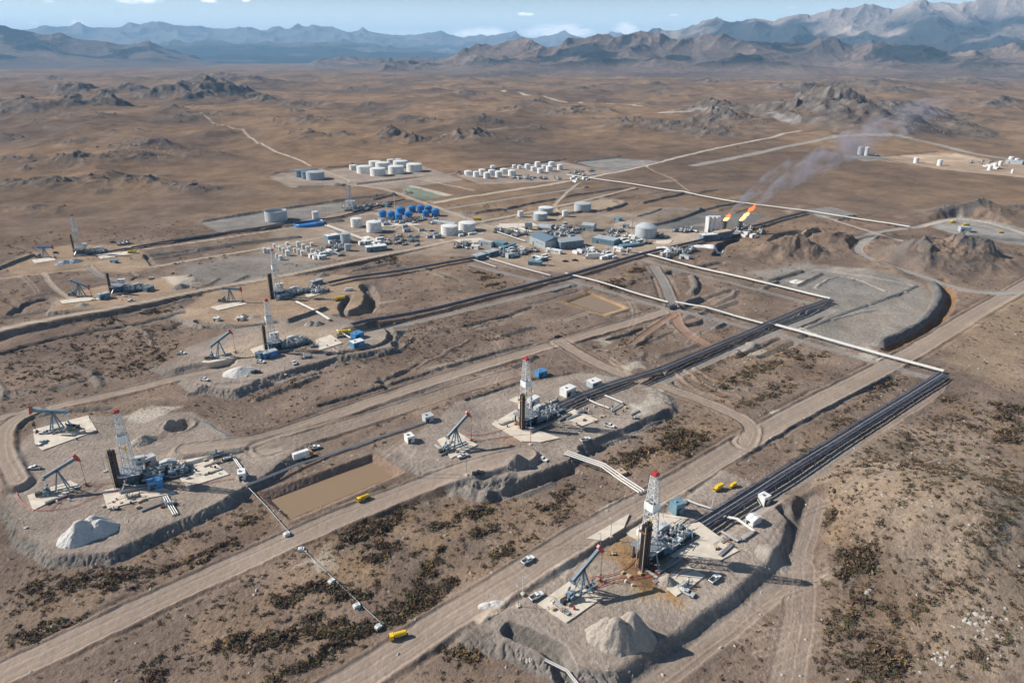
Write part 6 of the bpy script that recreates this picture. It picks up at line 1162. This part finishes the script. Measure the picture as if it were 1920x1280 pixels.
for q in [(1145, 1006, 9, 'light pole behind the nearest rig slab'), (1125, 1031, 9, 'light pole at the broad road beside the oily ground'), (980, 1113, 9, 'light pole above the white pickup near the nearest jack'), (972, 1136, 9, 'light pole at the corner of the nearest pad'), (1243, 970, 8, 'light pole at the upper slab of the nearest rig'), (1334, 958, 9, 'light pole at the white pipe loop'), (198, 884, 10, 'thin pole left of the left rig'), (170, 792, 10, 'thin pole at the slab of the left facing jack'), (930, 790, 9, 'light pole with a round base left of the central rig'),
          (995, 833, 10, 'thin red pole in front of the central rig'), (875, 890, 9, 'light pole by the black pickup'), (1132, 780, 9, 'thin red pole right of the central slab'), (535, 700, 9, 'curved light pole on the bank of the middle left pad'), (462, 705, 7, 'light pole beside the pale cone'), (615, 402, 16, 'white chimney right of the slim white tank'), (740, 389, 20, 'white chimney above the blue tanks'), (792, 392, 32, 'tall thin mast behind the blue tanks'), (700, 386, 16, 'left thin mast in the machinery line'), (705, 386, 18, 'right thin mast in the machinery line'),
          (1185, 432, 34, 'tall guyed mast behind the domed tank'), (874, 418, 22, 'thin mast on the road near the twin tanks'), (972, 437, 14, 'thin mast in the curved white pipes'), (1032, 480, 16, 'thin mast before the dark blue shed'), (1385, 437, 12, 'slim vent left of the taller flare'), (1815, 436, 16, 'leaning mast at the blue grey hut'), (866, 452, 12, 'thin pole by the yard road'), (48, 990, 5, 'short pole on the left pad edge'), (1350, 445, 14, 'slim vent at the cream roof')]:
    mast(q[0], q[1], q[2], q[3], .35 if q[2] > 12 else .16, q[2] < 12, 'red_paint' if 'red' in q[3] else 'white_paint' if 'white' in q[3] else 'steel')
for u, v, lb in [(565, 1032, 'pale concrete anchor block at the upper end of the thin brush pipe'), (538, 1003, 'pale concrete block above the road at the foot of the bank pipe'), (622, 1092, 'pale concrete block in the middle of the thin brush pipe'), (669, 1138, 'pale concrete block right of the brush on the thin pipe'), (709, 1178, 'lowest pale concrete block of the thin brush pipe')]:
    b_ = MB().use('white_paint'); b_.box((0, 0, .6), (2.6, 1.8, 1.6)); b_.use('grey_paint').box((0, 0, 1.5), (1.0, 1.9, .3)); o = b_.build('anchor_block'); o.location = G(u, v); o.rotation_euler = (0, 0, RND.uniform(0, 1)); tag(o, lb, 'concrete block')
# junction platform on the white pipeline
t = thing('valve_platform', 'small dark valve platform where the white pipelines step aside', 'valve platform', G(1258, 578), AX); b_ = MB().use('dark_steel'); b_.box((0, 0, 2.2), (9, 6, .4))
for x in (-4, 0, 4):
    for y in (-2.6, 2.6): b_.bar((x, y, -.5), (x, y, 4), .2)
b_.build('platform', t); b_ = MB().use('steel')
for x in (-3, -1, 1, 3): b_.lathe([(.5, 0), (.5, 1.6), (.2, 1.9)], (x, 0, 2.4), 10)
b_.build('valve', t)
# ================================================================= FLARES
def flame_mat(name, cols, strength):
    m = bpy.data.materials.new(name); m.use_nodes = True; n = m.node_tree.nodes; l = m.node_tree.links; n.clear()
    o = n.new('ShaderNodeOutputMaterial'); e = n.new('ShaderNodeEmission'); tr = n.new('ShaderNodeBsdfTransparent'); mx = n.new('ShaderNodeMixShader'); g = n.new('ShaderNodeTexCoord'); nz_ = n.new('ShaderNodeTexNoise'); nz_.inputs['Scale'].default_value = .5
    l.new(g.outputs['Object'], nz_.inputs[0]); lw = n.new('ShaderNodeLayerWeight'); lw.inputs[0].default_value = .5; cr = n.new('ShaderNodeValToRGB'); cr.color_ramp.elements[0].position = .35; cr.color_ramp.elements[0].color = (*cols[0], 1); cr.color_ramp.elements[1].position = .62; cr.color_ramp.elements[1].color = (*cols[1], 1)
    l.new(nz_.outputs['Fac'], cr.inputs[0]); l.new(cr.outputs[0], e.inputs[0]); e.inputs[1].default_value = strength; l.new(lw.outputs['Facing'], mx.inputs[0]); l.new(e.outputs[0], mx.inputs[1]); l.new(tr.outputs[0], mx.inputs[2]); l.new(mx.outputs[0], o.inputs[0]); return m
M['flame'] = flame_mat('flame', ((1, .22, .02), (1, .75, .30)), 2.6); M['flame_red'] = flame_mat('flame_tip', ((1, .08, .04), (1, .25, .06)), 1.5)
def flare(u, v, hh, L, label, lean, r_=1.5):
    x, y, z = G(u, v); t = thing('flare_stack', label, 'flare stack', (x, y, z)); b_ = MB().use('dark_steel'); b_.lathe([(1.5, -1), (1.2, hh), (1.4, hh + .1)], n=12); lattice(b_, 0, hh, 2.6, 1.7, 5, .2, .12); b_.build('stack', t)
    for nm, a, c_, rr_, mt in (('flame', 0, .55, r_, 'flame'), ('flame_tip', .42, 1, r_ * .85, 'flame_red')):
        b_ = MB().use(mt); P = []; n_ = 14; m_ = 12; P0 = []
        for k in range(m_ + 1):
            s_ = a + (c_ - a) * k / m_; q = k / m_; rad = rr_ * (.25 + 1.6 * math.sin(math.pi * min(q * .9 + .08, 1)) ** .8) * (1 + .3 * math.sin(s_ * 19)); cx = lean[0] * L * s_; cz = hh + lean[1] * L * s_
            for i in range(n_): w_ = 1 + .3 * math.sin(3 * i + k * 1.7); P.append((cx + rad * w_ * math.cos(2 * math.pi * i / n_), rad * w_ * .9 * math.sin(2 * math.pi * i / n_), cz + .25 * rad * math.sin(2 * math.pi * i / n_ + k)))
        b_.add(P, [(k * n_ + i, k * n_ + (i + 1) % n_, (k + 1) * n_ + (i + 1) % n_, (k + 1) * n_ + i) for k in range(m_) for i in range(n_)] + [tuple(range(n_)), tuple(range(m_ * n_, (m_ + 1) * n_))]); b_.build(nm, t, True)
    return (x, y, z)
f2 = flare(1386, 437, 15, 21, 'taller dark flare stack with a long yellow and red flame', (.72, .95))
f1 = flare(1357, 440, 17, 9, 'short flare with a small orange flame at the white blocks', (.45, .9), 1.5)
def smoke(name, f, h0, pts, dens, label, col_):
    m = bpy.data.materials.new(name); m.use_nodes = True; n = m.node_tree.nodes; l = m.node_tree.links; n.clear(); o = n.new('ShaderNodeOutputMaterial'); v_ = n.new('ShaderNodeVolumePrincipled'); l.new(v_.outputs[0], o.inputs['Volume']); v_.inputs['Color'].default_value = (*col_, 1)
    g = n.new('ShaderNodeNewGeometry'); nz_ = n.new('ShaderNodeTexNoise'); nz_.inputs['Scale'].default_value = .045; nz_.inputs['Detail'].default_value = 5; l.new(g.outputs['Position'], nz_.inputs[0]); mr_ = n.new('ShaderNodeMapRange'); mr_.inputs['From Min'].default_value = .42; mr_.inputs['From Max'].default_value = .68; mr_.inputs['To Min'].default_value = 0; mr_.inputs['To Max'].default_value = dens
    l.new(nz_.outputs['Fac'], mr_.inputs[0])
    at_ = n.new('ShaderNodeTexCoord'); sx = n.new('ShaderNodeSeparateXYZ'); l.new(at_.outputs['Generated'], sx.inputs[0]); fd = n.new('ShaderNodeMapRange'); fd.inputs['From Min'].default_value = 0; fd.inputs['From Max'].default_value = 1; fd.inputs['To Min'].default_value = 1.0; fd.inputs['To Max'].default_value = .0; l.new(sx.outputs[0], fd.inputs[0])
    mm_ = n.new('ShaderNodeMath'); mm_.operation = 'MULTIPLY'; l.new(mr_.outputs[0], mm_.inputs[0]); l.new(fd.outputs[0], mm_.inputs[1]); l.new(mm_.outputs[0], v_.inputs['Density']); M[name] = m
    b_ = MB().use(name); P = []; n_ = 16; rd_ = random.Random(3); Q = smooth_line(pts, 2)
    for k, (dx, dz, rad) in enumerate(Q):
        for i in range(n_): w_ = rad * (1 + .22 * math.sin(2.3 * i + k * 1.1) + rd_.uniform(-.06, .06)); a = 2 * math.pi * i / n_; P.append((dx - w_ * math.cos(a) * .5, w_ * math.sin(a), h0 + dz + w_ * math.cos(a) * .86))
    m_ = len(Q); b_.add(P, [(k * n_ + i, k * n_ + (i + 1) % n_, (k + 1) * n_ + (i + 1) % n_, (k + 1) * n_ + i) for k in range(m_ - 1) for i in range(n_)] + [tuple(range(n_)), tuple(range((m_ - 1) * n_, m_ * n_))])
    ob = b_.build(name, None, True); ob.location = f; ob['kind'] = 'stuff'; ob.name = 'smoke'; return ob
smoke('smoke_main', f2, 15, [(15, 18, 3), (30, 33, 7), (60, 55, 12), (100, 80, 17), (145, 104, 20), (185, 122, 18), (225, 134, 12)], .10, '', (.62, .60, .72))
smoke('smoke_side', f1, 17, [(3, 8, 1.5), (14, 20, 4), (30, 36, 7), (50, 52, 9), (70, 66, 8)], .25, '', (.55, .60, .75))
# ================================================================= STONES AND BRUSH
def scatter(nmax, rmax, fn, rr_=1.0):
    a = rng.uniform(-R(44), R(44), nmax); r_ = np.sqrt(rng.uniform(130 ** 2, rmax ** 2, nmax) ) if rr_ == 1 else 130 + (rmax - 130) * rng.uniform(0, 1, nmax) ** rr_
    i = np.interp(r_, rr, np.arange(RN)).astype(int); j = ((a - az[0]) / (az[1] - az[0])).astype(int); k = i * AZN + j; d = fn(k); keep = rng.uniform(0, 1, nmax) < d; x = np.sin(a) * r_; y = np.cos(a) * r_
    return x[keep], y[keep], h[k][keep], r_[keep], k[keep]
def blob_mesh(x, y, z, s, name, mt, faces, flat=.6, jag=.35, mats=None, seed=1):
    """irregular lumps built from small leaf or stone facets, in one mesh"""
    g = np.random.default_rng(seed); n_ = len(x)
    if faces == 'rock':
        V0 = np.array([(1, 0, 0), (.3, .95, 0), (-.8, .6, 0), (-.8, -.6, 0), (.3, -.95, 0), (.45, .3, .8), (-.35, .1, .9), (0, -.5, .7)]); F0 = np.array([(0, 1, 5), (1, 6, 5), (1, 2, 6), (2, 3, 6), (3, 7, 6), (3, 4, 7), (4, 0, 7), (0, 5, 7), (5, 6, 7)])
        V = V0[None] * (1 + g.uniform(-jag, jag, (n_, len(V0), 3))); F = F0
    else:
        m_ = faces; th = g.uniform(0, 2 * np.pi, (n_, m_)); ph = np.arccos(g.uniform(0, 1, (n_, m_))); rad = g.uniform(.45, 1.05, (n_, m_)) * (1 + .3 * np.sin(th * 3 + g.uniform(0, 6, (n_, 1))))
        c_ = np.stack([rad * np.sin(ph) * np.cos(th), rad * np.sin(ph) * np.sin(th), rad * np.cos(ph) + .05], -1); sz = g.uniform(.22, .5, (n_, m_, 1, 1)) * (10 / m_) ** .3
        V = (c_[:, :, None, :] + g.normal(0, 1, (n_, m_, 3, 3)) * sz).reshape(n_, m_ * 3, 3); V[:, :, 2] = np.maximum(V[:, :, 2], -.05); F = np.arange(m_ * 3).reshape(m_, 3)
    ro = g.uniform(0, 6.28, n_); cs, sn = np.cos(ro)[:, None], np.sin(ro)[:, None]; an = g.uniform(.7, 1.4, n_)[:, None]; vx = V[:, :, 0] * an; vy = V[:, :, 1] / an
    P = np.stack([(vx * cs - vy * sn) * s[:, None] + x[:, None], (vx * sn + vy * cs) * s[:, None] + y[:, None], V[:, :, 2] * s[:, None] * flat + z[:, None]], -1).reshape(-1, 3); nv = V.shape[1]
    FF = (F[None] + (np.arange(n_) * nv)[:, None, None]).reshape(-1, 3).astype(np.int32); me = bpy.data.meshes.new(name); me.vertices.add(len(P)); me.vertices.foreach_set('co', P.astype(np.float32).ravel()); me.loops.add(FF.size); me.loops.foreach_set('vertex_index', FF.ravel()); me.polygons.add(len(FF)); me.polygons.foreach_set('loop_start', np.arange(0, FF.size, 3, dtype=np.int32)); me.polygons.foreach_set('loop_total', np.full(len(FF), 3, np.int32))
    ml = mats or [mt]; [me.materials.append(M[q]) for q in ml]
    if len(ml) > 1: mi = np.repeat(g.choice(len(ml), n_, p=[.66, .24, .10][:len(ml)] if len(ml) == 3 else None), len(F)); me.polygons.foreach_set('material_index', mi.astype(np.int32))
    me.update(calc_edges=True); return me
sx_, sy_, sz_, sr_, sk_ = scatter(250000, 1000, lambda k: veg[k], 1.15)
ss_ = (rng.uniform(.35, 1.0, len(sx_)) ** 2.0 * 1.4 + .30) * (.60 + .7 * np.clip(veg[sk_], 0, 1)) * (1 + sr_ / 1400)
px_ = ss_ / np.hypot(sr_, H); order = np.argsort(-px_)
inview = [i for i in order if abs(sx_[i]) < .735 * depth(sx_[i], sy_[i]) and (sy_[i] * SP + (0 - H) * CP) / depth(sx_[i], sy_[i]) > -.49][:300]; inset = np.zeros(len(sx_), bool); inset[inview] = True
print('shrubs', len(sx_))
me_l = [blob_mesh(np.zeros(1), np.zeros(1), np.zeros(1), np.ones(1), 'desert_shrub', q, 90, .62, seed=40 + i) for i, q in enumerate(['shrub', 'shrub', 'shrub_green', 'straw', 'shrub', 'shrub_green'])]
KL = ['dark brown desert shrub on bare ground in the foreground', 'dark brown desert shrub on bare ground in the foreground', 'olive green desert shrub on bare ground in the foreground', 'straw coloured desert shrub on bare ground in the foreground', 'dark brown desert shrub on bare ground in the foreground', 'olive green desert shrub on bare ground in the foreground']
REG = [([(1495, 860), (1760, 740), (2100, 800), (2100, 1400), (1495, 1400)], 'on the hillside at the right'), ([(150, 1400), (540, 1030), (1010, 860), (1180, 930), (960, 1090), (620, 1310)], 'between the two foreground roads'), ([(-100, 1300), (-100, 1050), (480, 925), (560, 1000), (100, 1215)], 'between the left pad bank and the road'), ([(560, 1400), (940, 1180), (1060, 1300), (1100, 1400)], 'at the bottom edge left of the big heap'),
       ([(1060, 1400), (1240, 1220), (1500, 1050), (1500, 1400)], 'on the slope below the nearest pad bank'), ([(1110, 900), (1240, 770), (1420, 770), (1420, 830), (1240, 905)], 'in the hollow behind the three white pipes'), ([(1280, 960), (1640, 690), (1720, 710), (1420, 960)], 'beside the broad dark rack')]
REGW = [(poly_w(p_), t_) for p_, t_ in REG]
def region(x, y):
    for P_, t_ in REGW:
        if sdf_poly(np.array([x], np.float32), np.array([y], np.float32), P_)[0] < 0: return t_
    return 'on open ground'
for n_, i in enumerate(inview):
    q = rng.integers(0, 6) if rng.uniform() < .5 else (0, 1, 4)[rng.integers(0, 3)]; o = bpy.data.objects.new('desert_shrub', me_l[q]); COL.objects.link(o); o.location = (sx_[i], sy_[i], sz_[i] - .05); s_ = ss_[i] * 1.05; o.scale = (s_ * 1.15, s_ * .95, s_); o.rotation_euler = (0, 0, rng.uniform(0, 6)); lb_ = KL[q].split(' on ')[0] + ' ' + region(sx_[i], sy_[i]); tag(o, lb_, 'shrub', lb_.replace('shrub', 'shrubs'))
k_ = ~inset; near_ = k_ & (sr_ < 420); far_ = k_ & (sr_ >= 420); parts = []
me1 = blob_mesh(sx_[near_], sy_[near_], sz_[near_], ss_[near_], 'desert_scrub', None, 26, .6, mats=['shrub', 'shrub_green', 'straw'], seed=50); me2 = blob_mesh(sx_[far_], sy_[far_], sz_[far_], ss_[far_] * 1.1, 'distant_scrub', None, 12, .6, mats=['shrub', 'shrub_green', 'straw'], seed=51)
for me in (me1, me2): o = bpy.data.objects.new(me.name, me); COL.objects.link(o); o['kind'] = 'stuff'
x, y, z, r_, k = scatter(26000, 700, lambda k: .10 * (zone[k] == 0) + .02, 1.2); s_ = rng.uniform(0, 1, len(x)) ** 4 * .8 + .12
me = blob_mesh(x, y, z - .03, s_, 'scattered_stones', 'stone', 'rock', .8, seed=60); o = bpy.data.objects.new('scattered_stones', me); COL.objects.link(o); o['kind'] = 'stuff'
x, y, z, r_, k = scatter(120000, 2600, lambda k: np.clip((rock[k] - .3) * .9, 0, .6), 1.0); s_ = (rng.uniform(0, 1, len(x)) ** 3 * 1.6 + .5) * (r_ / 800) ** .8
print('outcrop', len(x)); me = blob_mesh(x, y, z - .3, s_, 'outcrop_rocks', 'dark_stone', 'rock', .9, seed=63); o = bpy.data.objects.new('outcrop_rocks', me); COL.objects.link(o); o['kind'] = 'stuff'
# clusters of pale boulders
bx = []; by = []; bs = []; XP = []
for (u, v, n_, sp, sm) in [(1700, 945, 40, 24, .5), (1860, 1180, 50, 34, .7), (1760, 1230, 30, 14, .8), (1840, 1160, 14, 20, 1.2), (1625, 1108, 4, 3, 1.2), (900, 760, 60, 60, .6), (840, 720, 30, 50, .6), (640, 775, 12, 40, .6), (1400, 675, 10, 10, .8), (560, 1030, 6, 6, 1.0), (150, 300, 20, 30, 1.5), (280, 277, 60, 26, 1.6), (1380, 930, 20, 40, .5), (1240, 690, 14, 20, .7), (670, 1140, 6, 4, 1.0), (712, 1172, 6, 5, 1.0), (620, 1092, 5, 5, .9), (990, 1238, 10, 6, .8), (1420, 1060, 20, 30, .5), (1290, 925, 20, 30, .5)]:
    for _ in range(n_): bx.append(u + rng.normal(0, sp)); by.append(v + rng.normal(0, sp * .5)); bs.append(sm * rng.uniform(.3, 1.2))
for o_ in [o for o in COL.objects if o.name.startswith('gravel_heap') and o.location.y < 700]:
    rh = max(o_.dimensions.x, 6) * .42
    for _ in range(26): a_ = RND.uniform(0, 6.28); q_ = rh * RND.uniform(.9, 1.35); px2 = (o_.location.x + q_ * math.cos(a_), o_.location.y + q_ * .85 * math.sin(a_)); XP.append((px2[0], px2[1], hz(*px2))); bs.append(RND.uniform(.15, .5))
P = np.array([G(a, c_) for a, c_ in zip(bx, by)] + XP); me = blob_mesh(P[:, 0], P[:, 1], P[:, 2] - .1, np.array(bs), 'pale_boulders', 'stone', 'rock', .8, seed=61); o = bpy.data.objects.new('pale_boulders', me); COL.objects.link(o); o['kind'] = 'stuff'
